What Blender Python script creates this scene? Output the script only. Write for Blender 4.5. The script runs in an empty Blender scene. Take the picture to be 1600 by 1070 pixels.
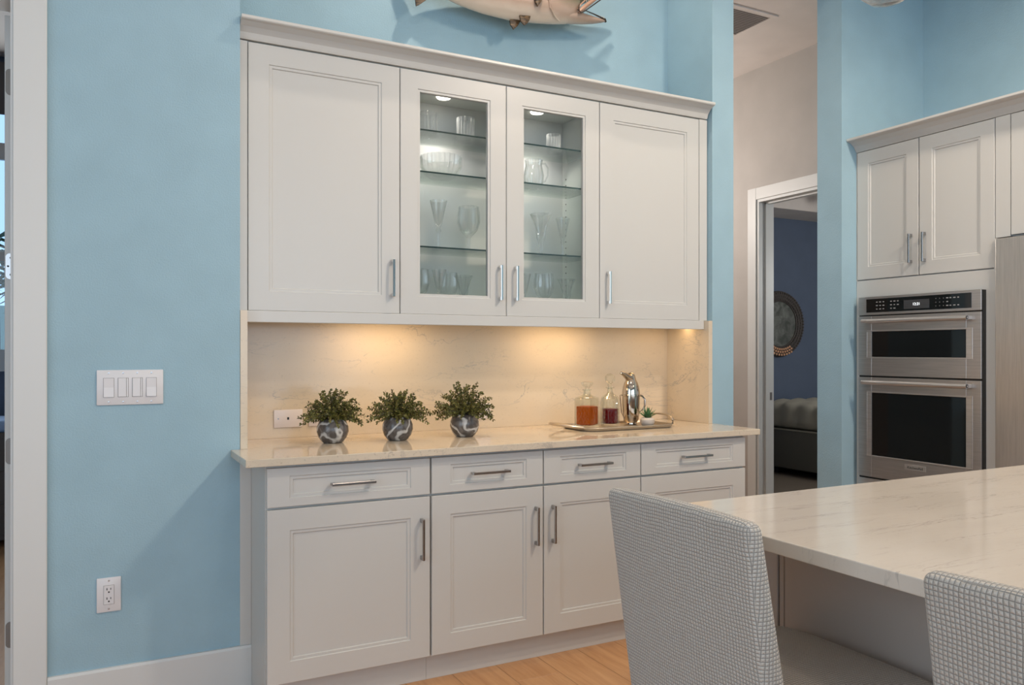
import bpy, bmesh, math, random
from mathutils import Vector, Matrix
PI = math.pi
R = math.radians
rnd = random.Random(7)
sc = bpy.context.scene
COL = sc.collection

# ---------------------------------------------------------------- camera
cam_d = bpy.data.cameras.new('camera')
cam = bpy.data.objects.new('camera', cam_d)
COL.objects.link(cam)
cam.location = (0, 0, 1.29)
cam.rotation_euler = (R(90), 0, R(-27.8))
cam_d.sensor_width = 36
cam_d.lens = 1256.0 / 1600 * 36
cam_d.shift_y = 13.2 / 1600
cam_d.clip_start = 0.02
sc.camera = cam

# ---------------------------------------------------------------- world, light, exposure
w = bpy.data.worlds.new('sky')
sc.world = w
w.use_nodes = True
bg = w.node_tree.nodes['Background']
bg.inputs[0].default_value = (0.40, 0.66, 1.0, 1)
bg.inputs[1].default_value = 1.4
sc.view_settings.view_transform = 'Standard'
sc.view_settings.look = 'None'
sc.view_settings.gamma = 1
sc.view_settings.use_curve_mapping = False
sc.view_settings.exposure = 0.0
sc.cycles.max_bounces = 10
sc.cycles.diffuse_bounces = 5
sc.cycles.glossy_bounces = 5
sc.cycles.transmission_bounces = 10
sc.cycles.transparent_max_bounces = 24
sc.cycles.sample_clamp_indirect = 6
sc.cycles.caustics_reflective = False
sc.cycles.caustics_refractive = False
sc.cycles.use_denoising = True


def light(name, kind, loc, rot, energy, color=(1, 1, 1), **kw):
    d = bpy.data.lights.new(name, kind)
    d.energy = energy
    d.color = color
    for k, v in kw.items():
        setattr(d, k, v)
    o = bpy.data.objects.new(name, d)
    o.location = loc
    o.rotation_euler = rot
    COL.objects.link(o)
    return o


# daylight entering the window wall behind the camera and the window on the left
light('daylight_back', 'AREA', (0.4, -4.45, 1.9), (R(90), 0, 0), 108, (0.86, 0.94, 1.0), shape='RECTANGLE', size=6.4, size_y=3.1)
light('daylight_left', 'AREA', (-3.55, -1.0, 1.9), (R(90), 0, R(-90)), 82, (0.82, 0.93, 1.0), shape='RECTANGLE', size=4.0, size_y=3.0)
# recessed can that throws the fish shadow, then unseen cans added as fill
CANS_AND_FILL = [(1.75, 2.70), (0.2, 2.1), (3.05, 0.85), (0.75, 0.95), (3.2, 0.2), (-1.5, 0.4), (0.3, -1.8), (3.0, -1.8)]
for i, (x, y) in enumerate(CANS_AND_FILL):
    light('can_lamp', 'SPOT', (x, y, 3.97 if i == 0 else 3.88), (0, 0, 0), (66, 4, 168, 36, 126, 6, 10, 40)[i], (1.0, 0.84, 0.68), spot_size=R(165), spot_blend=0.5, shadow_soft_size=0.035 if i == 0 else 0.11)
# warm under-cabinet lamps, rightmost added to brighten the side slab; cabinet interior pucks
for x in (1.17, 2.10, 2.66):
    light('under_cabinet_lamp', 'AREA', (x, 3.36, 1.434), (0, 0, 0), 1.75 if x < 2.3 else 0.55, (1.0, 0.69, 0.37), shape='RECTANGLE', size=0.36, size_y=0.04)
for x in (1.45, 1.945):
    light('cabinet_puck_lamp', 'SPOT', (x, 3.405, 2.448), (0, 0, 0), 15, (1.0, 0.93, 0.86), spot_size=R(112), spot_blend=1.0, shadow_soft_size=0.025)
light('hall_lamp', 'POINT', (3.3, 5.4, 2.5), (0, 0, 0), 62, (1.0, 0.92, 0.86), shadow_soft_size=0.12)  # added out of view to even out the hall walls and ceiling
light('bedroom_lamp', 'POINT', (6.5, 3.4, 2.0), (0, 0, 0), 80, (1.0, 0.98, 0.93), shadow_soft_size=0.15)  # added out of view to lift the far wall, bed and door jamb
light('study_daylight', 'AREA', (-1.4, 6.9, 2.3), (R(-90), 0, 0), 30, (0.9, 0.96, 1.0), shape='RECTANGLE', size=2.0, size_y=1.8)

# ---------------------------------------------------------------- materials
def s2l(c):
    return tuple(((v / 255) / 12.92 if v / 255 <= 0.04045 else ((v / 255 + 0.055) / 1.055) ** 2.4) for v in c)


class NT:
    def __init__(s, name):
        s.m = bpy.data.materials.new(name)
        s.m.use_nodes = True
        s.t = s.m.node_tree
        s.b = s.t.nodes['Principled BSDF']
        s.out = s.t.nodes['Material Output']

    def n(s, typ, **kw):
        nd = s.t.nodes.new(typ)
        for k, v in kw.items():
            if k in nd.inputs.keys() and not hasattr(nd, k):
                nd.inputs[k].default_value = v
            else:
                setattr(nd, k, v)
        return nd

    def l(s, a, b):
        s.t.links.new(a, b)

    def math(s, op, a, b=None, c=None, clamp=False):
        nd = s.n('ShaderNodeMath', operation=op, use_clamp=clamp)
        for i, v in enumerate((a, b, c)):
            if v is None:
                continue
            if isinstance(v, (int, float)):
                nd.inputs[i].default_value = v
            else:
                s.l(v, nd.inputs[i])
        return nd.outputs[0]

    def noise(s, vec, scale, detail=3, rough=0.5, dist=0.0):
        nd = s.n('ShaderNodeTexNoise')
        nd.inputs['Scale'].default_value = scale
        nd.inputs['Detail'].default_value = detail
        nd.inputs['Roughness'].default_value = rough
        nd.inputs['Distortion'].default_value = dist
        if vec is not None:
            s.l(vec, nd.inputs['Vector'])
        return nd.outputs[0]

    def mapr(s, v, a, b, c=0.0, d=1.0):
        nd = s.n('ShaderNodeMapRange')
        s.l(v, nd.inputs[0])
        for i, x in enumerate((a, b, c, d)):
            nd.inputs[i + 1].default_value = x
        return nd.outputs[0]

    def mix(s, f, a, b):
        nd = s.n('ShaderNodeMix', data_type='RGBA')
        for i, v in ((0, f), (6, a), (7, b)):
            if isinstance(v, (int, float)):
                nd.inputs[i].default_value = v
            elif isinstance(v, tuple):
                nd.inputs[i].default_value = (*v[:3], 1)
            else:
                s.l(v, nd.inputs[i])
        return nd.outputs[2]

    def bump(s, h, strength, dist=0.001):
        nd = s.n('ShaderNodeBump')
        nd.inputs['Strength'].default_value = strength
        nd.inputs['Distance'].default_value = dist
        s.l(h, nd.inputs['Height'])
        s.l(nd.outputs[0], s.b.inputs['Normal'])

    def pos(s, scale=(1, 1, 1), rot=(0, 0, 0), obj=False):
        if obj:
            v = s.n('ShaderNodeTexCoord').outputs['Object']
        else:
            v = s.n('ShaderNodeNewGeometry').outputs['Position']
        mp = s.n('ShaderNodeMapping')
        mp.inputs['Scale'].default_value = scale
        mp.inputs['Rotation'].default_value = rot
        s.l(v, mp.inputs['Vector'])
        return mp.outputs[0]

    def set(s, **kw):
        for k, v in kw.items():
            k = k.replace('_', ' ')
            if k == 'Color':
                k = 'Base Color'
            s.b.inputs[k].default_value = (*v, 1) if isinstance(v, tuple) and len(v) == 3 else v


def plain(name, col, rough=0.5, metal=0.0, **kw):
    n = NT(name)
    n.set(Color=col, Roughness=rough, Metallic=metal, **kw)
    return n.m


def wall_paint(name, col, bump=0.35, scale=170):
    n = NT(name)
    p = n.pos()
    h = n.noise(p, scale, 2, 0.55)
    v = n.noise(p, 5, 2)
    f = n.mapr(v, 0.3, 0.7)
    n.l(n.mix(f, tuple(c * 0.96 for c in col), tuple(min(1, c * 1.04) for c in col)), n.b.inputs['Base Color'])
    n.set(Roughness=0.6)
    n.b.inputs['Specular IOR Level'].default_value = 0.3
    n.bump(h, bump, 0.004)
    return n.m


def white_paint(name, col, rough=0.32):
    n = NT(name)
    p = n.pos((3, 3, 40))
    h = n.noise(p, 2, 2)
    n.set(Color=col, Roughness=rough)
    n.bump(h, 0.03, 0.001)
    return n.m


def stone(name, base, vein, rot=(0, 0, 0), vscale=(1, 1, 1), vein_amt=0.5, speck=0.4, rough=0.13, wide=0.012):
    n = NT(name)
    p = n.pos(vscale, rot)
    big = n.noise(p, 1.6, 4, 0.6, 0.6)
    c1 = n.mix(n.mapr(big, 0.3, 0.75), tuple(c * 0.93 for c in base), base)
    v1 = n.noise(p, 2.3, 6, 0.62, 0.5)
    r1 = n.mapr(n.math('ABSOLUTE', n.math('SUBTRACT', v1, 0.5)), 0.0, wide, 1.0, 0.0)
    v2 = n.noise(p, 5.5, 5, 0.6, 0.3)
    r2 = n.mapr(n.math('ABSOLUTE', n.math('SUBTRACT', v2, 0.47)), 0.0, wide * 0.8, 0.6, 0.0)
    msk = n.mapr(n.noise(p, 3.1, 3), 0.47, 0.66)
    ve = n.math('MULTIPLY', n.math('MAXIMUM', r1, r2), msk, clamp=True)
    c2 = n.mix(n.math('MULTIPLY', ve, vein_amt), c1, vein)
    sp = n.noise(n.pos(), 95, 3, 0.7)
    spk = n.mapr(sp, 0.60, 0.72, 0.0, speck)
    c3 = n.mix(spk, c2, tuple(c * 0.45 for c in base))
    n.l(c3, n.b.inputs['Base Color'])
    n.set(Roughness=rough)
    return n.m


M = {}
M['blue'] = wall_paint('light_blue_wall_paint', (0.300, 0.445, 0.520))
M['beige_wall'] = wall_paint('greige_wall_paint', (0.425, 0.40, 0.375), 0.2)
M['navy_wall'] = wall_paint('slate_blue_wall_paint', (0.115, 0.15, 0.22), 0.1)
M['ceiling'] = wall_paint('ceiling_paint', (0.66, 0.61, 0.575), 0.12)
M['trim'] = white_paint('trim_white_paint', (0.60, 0.61, 0.60), 0.4)
M['cab'] = white_paint('cabinet_white_paint', (0.550, 0.542, 0.515))
M['cab_in'] = plain('cabinet_interior_paint', (0.72, 0.72, 0.69), 0.5)
M['gray_cab'] = plain('island_grey_paint', (0.42, 0.365, 0.325), 0.45)
M['counter'] = stone('sideboard_quartz', (0.64, 0.55, 0.43), (0.30, 0.27, 0.24), (0, 0.3, 0.4), (1, 1, 1), 0.6, 0.6, 0.06)
M['splash'] = stone('backsplash_quartz', (0.65, 0.545, 0.41), (0.25, 0.25, 0.26), (0, 0.75, 0), (0.8, 1, 2.0), 0.55, 0.25, 0.16, 0.009)
M['island_top'] = stone('island_quartz', (0.63, 0.565, 0.49), (0.26, 0.23, 0.21), (0, 0, R(-8)), (0.9, 5.5, 1), 0.50, 0.10, 0.10, 0.014)
M['nickel'] = plain('brushed_nickel', (0.42, 0.41, 0.40), 0.24, 1.0)
M['chrome'] = plain('polished_chrome', (0.78, 0.77, 0.75), 0.06, 1.0)
M['hinge'] = plain('satin_hinge_metal', (0.22, 0.205, 0.19), 0.45, 0.8)
M['black'] = plain('black_plastic', (0.006, 0.006, 0.006), 0.4)
M['black_glass'] = plain('black_oven_glass', (0.006, 0.006, 0.006), 0.06)
M['plastic'] = plain('white_plastic', (0.66, 0.65, 0.66), 0.35)
M['plastic_warm'] = plain('almond_white_plastic', (0.68, 0.62, 0.60), 0.35)
M['led'] = NT('lamp_lens')
M['led'].set(Color=(1, 1, 1))
M['led'].b.inputs['Emission Color'].default_value = (1.0, 0.93, 0.8, 1)
M['led'].b.inputs['Emission Strength'].default_value = 6
M['led'] = M['led'].m
M['digits'] = NT('display_digits')
M['digits'].b.inputs['Emission Color'].default_value = (0.9, 0.97, 1, 1)
M['digits'].b.inputs['Emission Strength'].default_value = 1.4
M['digits'] = M['digits'].m
M['display'] = plain('grey_display_glass', (0.055, 0.055, 0.058), 0.2)
M['legend'] = plain('panel_legend_print', (0.32, 0.32, 0.32), 0.5)
M['rubber'] = plain('dark_gap', (0.02, 0.018, 0.016), 0.7)


def brushed(name, col, axis=(1, 1, 60)):
    n = NT(name)
    h = n.noise(n.pos(axis), 6, 3, 0.6)
    n.l(n.mix(n.mapr(h, 0.3, 0.7), tuple(c * 0.88 for c in col), tuple(c * 1.1 for c in col)), n.b.inputs['Base Color'])
    n.set(Metallic=0.85)
    n.l(n.mapr(h, 0.2, 0.8, 0.30, 0.42), n.b.inputs['Roughness'])
    return n.m


M['steel'] = brushed('brushed_stainless_steel', (0.46, 0.425, 0.405), (1, 1, 50))
M['steel_bright'] = brushed('bright_stainless_steel', (0.60, 0.57, 0.55), (1, 1, 30))
M['steel_mid'] = brushed('satin_stainless_steel', (0.60, 0.56, 0.53), (1, 1, 30))
M['fridge'] = brushed('fridge_stainless_steel', (0.50, 0.46, 0.42), (1, 40, 1))


def glass_mat(name, col, t_amt=0.6, rough=0.02, ior=1.45, alpha_col=(0.96, 0.98, 0.97)):
    n = NT(name)
    n.t.nodes.remove(n.b)
    tr = n.n('ShaderNodeBsdfTransparent')
    tr.inputs[0].default_value = (*alpha_col, 1)
    gl = n.n('ShaderNodeBsdfGlass')
    gl.inputs['Color'].default_value = (*col, 1)
    gl.inputs['Roughness'].default_value = rough
    gl.inputs['IOR'].default_value = ior
    mx = n.n('ShaderNodeMixShader')
    mx.inputs[0].default_value = 1 - t_amt
    n.l(tr.outputs[0], mx.inputs[1])
    n.l(gl.outputs[0], mx.inputs[2])
    n.l(mx.outputs[0], n.out.inputs[0])
    return n.m


def pane_mat(name, tint, refl=0.9):
    n = NT(name)
    n.t.nodes.remove(n.b)
    tr = n.n('ShaderNodeBsdfTransparent')
    tr.inputs[0].default_value = (*tint, 1)
    gl = n.n('ShaderNodeBsdfGlossy')
    gl.inputs['Roughness'].default_value = 0.02
    fr = n.n('ShaderNodeFresnel')
    fr.inputs[0].default_value = 1.45
    mx = n.n('ShaderNodeMixShader')
    n.l(n.math('MULTIPLY', fr.outputs[0], refl), mx.inputs[0])
    n.l(tr.outputs[0], mx.inputs[1])
    n.l(gl.outputs[0], mx.inputs[2])
    n.l(mx.outputs[0], n.out.inputs[0])
    return n.m


M['pane'] = pane_mat('clear_pane', (0.97, 0.98, 0.98))
M['shelf_glass'] = pane_mat('green_tinted_shelf_glass', (0.93, 0.965, 0.945), 0.8)
M['shelf_edge'] = plain('green_glass_edge', (0.035, 0.065, 0.055), 0.15)


def crystal_mat(name='cut_crystal', dif=0.07, base=0.07):
    n = NT(name)
    n.t.nodes.remove(n.b)
    tr = n.n('ShaderNodeBsdfTransparent')
    tr.inputs[0].default_value = (0.985, 0.99, 0.985, 1)
    gl = n.n('ShaderNodeBsdfGlossy')
    gl.inputs['Roughness'].default_value = 0.06
    df = n.n('ShaderNodeBsdfDiffuse')
    df.inputs[0].default_value = (0.9, 0.9, 0.88, 1)
    m1 = n.n('ShaderNodeMixShader')
    lw = n.n('ShaderNodeLayerWeight')
    lw.inputs[0].default_value = 0.5
    n.l(n.math('ADD', n.math('MULTIPLY', n.math('POWER', lw.outputs['Facing'], 3.0), 0.55), base), m1.inputs[0]); n.l(tr.outputs[0], m1.inputs[1]); n.l(gl.outputs[0], m1.inputs[2])
    m2 = n.n('ShaderNodeMixShader')
    m2.inputs[0].default_value = dif
    n.l(m1.outputs[0], m2.inputs[1]); n.l(df.outputs[0], m2.inputs[2])
    n.l(m2.outputs[0], n.out.inputs[0])
    return n.m


M['crystal'] = crystal_mat()
M['facet'] = crystal_mat('decanter_facets', 0.0, 0.035)
M['decanter'] = glass_mat('decanter_crystal', (1, 0.99, 0.97), 0.74, 0.0, 1.5)


def liquid(name, col, trans, tcol):
    n = NT(name)
    n.set(Color=col, Roughness=0.3)
    n.b.inputs['Specular IOR Level'].default_value = 0.05
    tr = n.n('ShaderNodeBsdfTransparent')
    tr.inputs[0].default_value = (*tcol, 1)
    mx = n.n('ShaderNodeMixShader')
    mx.inputs[0].default_value = trans
    n.l(n.b.outputs[0], mx.inputs[1])
    n.l(tr.outputs[0], mx.inputs[2])
    n.l(mx.outputs[0], n.out.inputs[0])
    return n.m


M['amber'] = liquid('amber_liquor', (0.66, 0.15, 0.008), 0.40, (1.0, 0.45, 0.08))
M['red'] = liquid('dark_red_liquor', (0.20, 0.002, 0.004), 0.15, (0.85, 0.03, 0.03))
M['pendant_glass'] = glass_mat('pendant_glass', (1, 1, 1), 0.3, 0.02, 1.45)


def plank_mat():
    n = NT('oak_plank_tile')
    oi = n.n('ShaderNodeObjectInfo')
    p = n.pos((9, 0.8, 1))
    add = n.n('ShaderNodeVectorMath', operation='ADD')
    n.l(p, add.inputs[0])
    comb = n.n('ShaderNodeCombineXYZ')
    n.l(n.math('MULTIPLY', oi.outputs['Random'], 37.0), comb.inputs[0])
    n.l(n.math('MULTIPLY', oi.outputs['Random'], 91.0), comb.inputs[1])
    n.l(comb.outputs[0], add.inputs[1])
    g = n.noise(add.outputs[0], 2.2, 6, 0.62, 0.9)
    g2 = n.noise(add.outputs[0], 9, 4, 0.6, 0.2)
    c = n.mix(n.mapr(g, 0.3, 0.7), (0.42, 0.20, 0.082), (0.60, 0.33, 0.155))
    c = n.mix(n.mapr(g2, 0.35, 0.75, 0, 0.35), c, (0.66, 0.39, 0.20))
    c = n.mix(n.mapr(oi.outputs['Random'], 0, 1, 0, 0.22), c, (0.52, 0.28, 0.13))
    n.l(c, n.b.inputs['Base Color'])
    n.set(Roughness=0.42)
    n.bump(g2, 0.15, 0.001)
    return n.m


M['plank'] = plank_mat()
M['grout'] = plain('tan_grout', (0.40, 0.27, 0.17), 0.8)


def fabric(name):
    n = NT(name)
    uv = n.n('ShaderNodeUVMap').outputs[0]
    sx = n.n('ShaderNodeSeparateXYZ')
    # slight waviness of the weave
    wv = n.noise(uv, 12, 2)
    wob = n.math('MULTIPLY', n.math('SUBTRACT', wv, 0.5), 0.008)
    n.l(uv, sx.inputs[0])
    cell = 0.0068
    def saw(v):
        f = n.math('FRACT', n.math('DIVIDE', n.math('ADD', v, wob), cell))
        return n.math('ABSOLUTE', n.math('SUBTRACT', f, 0.5))
    a = saw(sx.outputs[0])
    b = saw(sx.outputs[1])
    m = n.math('MAXIMUM', a, b)
    line = n.mapr(m, 0.36, 0.49)
    fuzz = n.noise(uv, 900, 2, 0.7)
    col = n.mix(line, (0.57, 0.515, 0.445), (0.155, 0.145, 0.13))
    col = n.mix(n.mapr(fuzz, 0.3, 0.7, 0, 0.25), col, (0.40, 0.39, 0.37))
    n.l(col, n.b.inputs['Base Color'])
    n.set(Roughness=0.92)
    n.b.inputs['Sheen Weight'].default_value = 0.25
    hgt = n.math('ADD', n.mapr(m, 0.15, 0.47, 1.0, 0.0), n.math('MULTIPLY', fuzz, 0.35))
    n.bump(hgt, 0.9, 0.0022)
    return n.m


M['fabric'] = fabric('puffy_windowpane_check_fabric')


def marble_vase():
    n = NT('swirled_black_marble')
    oi = n.n('ShaderNodeObjectInfo')
    tc = n.n('ShaderNodeTexCoord').outputs['Object']
    add = n.n('ShaderNodeVectorMath', operation='ADD')
    comb = n.n('ShaderNodeCombineXYZ')
    n.l(n.math('MULTIPLY', oi.outputs['Random'], 5.0), comb.inputs[1])
    n.l(tc, add.inputs[0])
    n.l(comb.outputs[0], add.inputs[1])
    wv = n.n('ShaderNodeTexWave', wave_type='BANDS', bands_direction='DIAGONAL')
    wv.inputs['Scale'].default_value = 7.0
    wv.inputs['Distortion'].default_value = 9.0
    wv.inputs['Detail'].default_value = 2.5
    wv.inputs['Detail Scale'].default_value = 1.6
    n.l(add.outputs[0], wv.inputs['Vector'])
    c = n.mix(n.mapr(wv.outputs['Fac'], 0.74, 1.02), (0.075, 0.066, 0.062), (0.55, 0.54, 0.52))
    v2 = n.noise(add.outputs[0], 16, 3, 0.5, 2.0)
    c = n.mix(n.mapr(v2, 0.45, 0.75, 0, 0.55), c, (0.24, 0.22, 0.21))
    n.l(c, n.b.inputs['Base Color'])
    n.set(Roughness=0.22)
    return n.m


M['vase'] = marble_vase()


def leaf_mat(name, a, b, c):
    n = NT(name)
    p = n.pos()
    h = n.noise(p, 70, 2)
    col = n.mix(n.mapr(h, 0.35, 0.5), a, b)
    col = n.mix(n.mapr(h, 0.56, 0.68), col, c)
    n.l(col, n.b.inputs['Base Color'])
    n.set(Roughness=0.55)
    return n.m


M['leaf'] = leaf_mat('olive_leaves', (0.040, 0.038, 0.010), (0.105, 0.105, 0.022), (0.23, 0.21, 0.05))
M['bud'] = leaf_mat('yellow_green_buds', (0.17, 0.17, 0.035), (0.24, 0.23, 0.05), (0.13, 0.15, 0.03))
M['stem'] = plain('brown_stem', (0.06, 0.045, 0.02), 0.7)
M['agave'] = leaf_mat('agave_leaves', (0.03, 0.09, 0.03), (0.07, 0.17, 0.06), (0.12, 0.22, 0.09))
M['palm'] = leaf_mat('palm_leaves', (0.01, 0.03, 0.012), (0.03, 0.07, 0.02), (0.06, 0.12, 0.04))
M['white_pot'] = plain('white_ceramic', (0.66, 0.56, 0.47), 0.4)
M['silver'] = plain('silver_tray_metal', (0.50, 0.42, 0.33), 0.36, 0.85)
M['shaker'] = plain('mirror_steel', (0.52, 0.46, 0.39), 0.08, 1.0)


def fish_mat():
    n = NT('fish_skin')
    sx = n.n('ShaderNodeSeparateXYZ')
    tc = n.n('ShaderNodeTexCoord').outputs['Object']
    n.l(tc, sx.inputs[0])
    z = n.math('ADD', sx.outputs[2], n.math('MULTIPLY', n.math('SUBTRACT', n.noise(tc, 9, 3), 0.5), 0.05))
    c = n.mix(n.mapr(z, -0.07, -0.03), (0.58, 0.475, 0.38), (0.40, 0.285, 0.215))
    c = n.mix(n.mapr(z, 0.0, 0.06), c, (0.14, 0.14, 0.09))
    n.l(c, n.b.inputs['Base Color'])
    n.set(Roughness=0.25)
    n.b.inputs['Coat Weight'].default_value = 0.4
    vo = n.n('ShaderNodeTexVoronoi')
    vo.inputs['Scale'].default_value = 120
    n.l(vo.outputs['Distance'], n.b.inputs['Roughness']) if False else None
    n.bump(vo.outputs['Distance'], 0.1, 0.0008)
    return n.m


M['fish'] = fish_mat()


def fin_mat():
    n = NT('fish_fin')
    c = n.mix(n.mapr(n.noise(n.pos((1, 1, 6), (0, 0.6, 0)), 40, 3), 0.4, 0.65), (0.018, 0.013, 0.009), (0.17, 0.10, 0.045))
    n.l(c, n.b.inputs['Base Color'])
    n.set(Roughness=0.35)
    return n.m


M['fin'] = fin_mat()
M['mouth'] = plain('fish_mouth', (0.42, 0.25, 0.17), 0.35)
M['dark_lip'] = plain('dark_fish_lip', (0.03, 0.018, 0.01), 0.4)
M['tooth'] = plain('fish_tooth', (0.6, 0.55, 0.45), 0.3)
M['eye'] = plain('fish_eye', (0.5, 0.4, 0.1), 0.1)
M['duvet'] = plain('cream_duvet', (0.42, 0.40, 0.33), 0.85)
M['bedbase'] = plain('grey_upholstery', (0.15, 0.145, 0.12), 0.85)
M['dark_wood'] = plain('dark_walnut', (0.05, 0.035, 0.028), 0.45)
M['blue_cloth'] = plain('pale_blue_cloth', (0.35, 0.5, 0.75), 0.8)
M['rattan'] = plain('dark_rattan', (0.075, 0.065, 0.06), 0.7)
M['bedfloor'] = plain('taupe_bedroom_floor', (0.16, 0.13, 0.10), 0.6)


def mirror_mat():
    n = NT('antiqued_mirror')
    c = n.mix(n.mapr(n.noise(n.pos(), 9, 5, 0.6, 1.0), 0.35, 0.7), (0.16, 0.17, 0.15), (0.42, 0.43, 0.38))
    n.l(c, n.b.inputs['Base Color'])
    n.set(Metallic=0.5, Roughness=0.3)
    return n.m


M['mirror'] = mirror_mat()
M['capiz'] = plain('copper_shell', (0.75, 0.42, 0.25), 0.3)  # orange light on the shell patch is put into this colour
M['fan'] = plain('dark_fan_blade', (0.03, 0.025, 0.02), 0.5)
M['patio'] = plain('pale_green_patio_wall', (0.45, 0.58, 0.50), 0.8)
M['wood_leg'] = plain('dark_chair_leg_wood', (0.09, 0.055, 0.035), 0.4)

# ---------------------------------------------------------------- geometry helpers
def wloc(p):
    v = Vector((0, 0, 0))
    while p is not None:
        v += p.location
        p = p.parent
    return v


def obj(name, bm, mat, parent=None, loc=None, smooth=False, world=True, ang=35):
    """link a bmesh as one object; vertices are given in world space unless world=False"""
    me = bpy.data.meshes.new(name)
    base = Vector(loc) if loc else Vector((0, 0, 0))
    if world:
        off = wloc(parent) + base
        bmesh.ops.translate(bm, verts=bm.verts[:], vec=-off)
    bmesh.ops.recalc_face_normals(bm, faces=bm.faces[:])
    bm.to_mesh(me)
    bm.free()
    for m in (mat if isinstance(mat, (list, tuple)) else [mat]):
        me.materials.append(m)
    if smooth:
        me.polygons.foreach_set('use_smooth', [True] * len(me.polygons))
        if ang:
            me.set_sharp_from_angle(angle=R(ang))
    o = bpy.data.objects.new(name, me)
    o.location = base
    if parent:
        o.parent = parent
    COL.objects.link(o)
    return o


def tag(o, label, cat, group=None):
    o['label'] = label
    o['category'] = cat
    if group:
        o['group'] = group
    return o


def thing(name, label, cat, loc=(0, 0, 0), group=None):
    o = bpy.data.objects.new(name, None)
    o.empty_display_size = 0.05
    o.location = loc
    COL.objects.link(o)
    return tag(o, label, cat, group)


def struct(name, bm, mat, parent=None, smooth=False):
    o = obj(name, bm, mat, parent, smooth=smooth)
    if parent is None:
        o['kind'] = 'structure'
    return o


def box(bm, x0, x1, y0, y1, z0, z1, bevel=0.0, seg=2):
    if x0 > x1: x0, x1 = x1, x0
    if y0 > y1: y0, y1 = y1, y0
    if z0 > z1: z0, z1 = z1, z0
    r = bmesh.ops.create_cube(bm, size=1)
    vs = r['verts']
    for v in vs:
        v.co = Vector(((x0 + x1) / 2 + v.co.x * (x1 - x0), (y0 + y1) / 2 + v.co.y * (y1 - y0), (z0 + z1) / 2 + v.co.z * (z1 - z0)))
    if bevel > 0:
        es = list({e for v in vs for e in v.link_edges})
        bmesh.ops.bevel(bm, geom=es, offset=bevel, segments=seg, affect='EDGES', profile=0.5)
    return bm


def B(*a, **k):
    return box(bmesh.new(), *a, **k)


def lathe(bm, prof, cx=0, cy=0, cz=0, segs=32, flute=0, famp=0.0, square=0.0):
    rings = []
    for r, z in prof:
        ring = []
        for i in range(segs):
            a = 2 * PI * i / segs
            rr = r
            if flute and r > 1e-4:
                rr = r * (1 + famp * math.cos(flute * a))
            x, y = math.cos(a) * rr, math.sin(a) * rr
            if square > 0 and r > 1e-4:
                m = max(abs(math.cos(a)), abs(math.sin(a)))
                k = 1 + square * (1 / m - 1)
                x, y = x * k, y * k
            ring.append(bm.verts.new((cx + x, cy + y, cz + z)))
        rings.append(ring)
    for a, b in zip(rings, rings[1:]):
        for i in range(segs):
            j = (i + 1) % segs
            bm.faces.new((a[i], a[j], b[j], b[i]))
    bm.faces.new(rings[0][::-1])
    bm.faces.new(rings[-1])
    return bm


def tube(bm, pts, r, segs=8, closed=False, flat=1.0):
    pts = [Vector(p) for p in pts]
    n = len(pts)
    rs = r if isinstance(r, (list, tuple)) else [r] * n
    rings = []
    up = Vector((0, 0, 1))
    for i, p in enumerate(pts):
        a = pts[(i - 1) % n] if (closed or i > 0) else pts[i]
        b = pts[(i + 1) % n] if (closed or i < n - 1) else pts[i]
        t = (b - a).normalized()
        u = up if abs(t.dot(up)) < 0.95 else Vector((0, 1, 0))
        s = t.cross(u).normalized()
        q = s.cross(t).normalized()
        rings.append([bm.verts.new(p + (s * math.cos(2 * PI * k / segs) + q * math.sin(2 * PI * k / segs) * flat) * rs[i]) for k in range(segs)])
    m = n if closed else n - 1
    for i in range(m):
        a, b = rings[i], rings[(i + 1) % n]
        for k in range(segs):
            j = (k + 1) % segs
            bm.faces.new((a[k], a[j], b[j], b[k]))
    if not closed:
        bm.faces.new(rings[0][::-1])
        bm.faces.new(rings[-1])
    return bm


def extrude_poly(bm, pts2, axis, a0, a1):
    """closed polygon in the plane normal to axis, extruded from a0 to a1. axis 0:(y,z) 1:(x,z) 2:(x,y)"""
    def mk(p, a):
        if axis == 0: return (a, p[0], p[1])
        if axis == 1: return (p[0], a, p[1])
        return (p[0], p[1], a)
    v0 = [bm.verts.new(mk(p, a0)) for p in pts2]
    v1 = [bm.verts.new(mk(p, a1)) for p in pts2]
    n = len(pts2)
    bm.faces.new(v0)
    bm.faces.new(v1[::-1])
    for i in range(n):
        j = (i + 1) % n
        bm.faces.new((v0[i], v1[i], v1[j], v0[j]))
    return bm


def frame_mapper(face, u0, u1, z0, z1, plane):
    """local (u in 0..w, v in 0..h, d outward) -> world. face 'Y': front looks to -Y; 'X': front looks to -X"""
    if face == 'Y':
        return lambda u, v, d: Vector((u0 + u, plane - d, z0 + v))
    return lambda u, v, d: Vector((plane - d, u0 + u, z0 + v))


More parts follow.
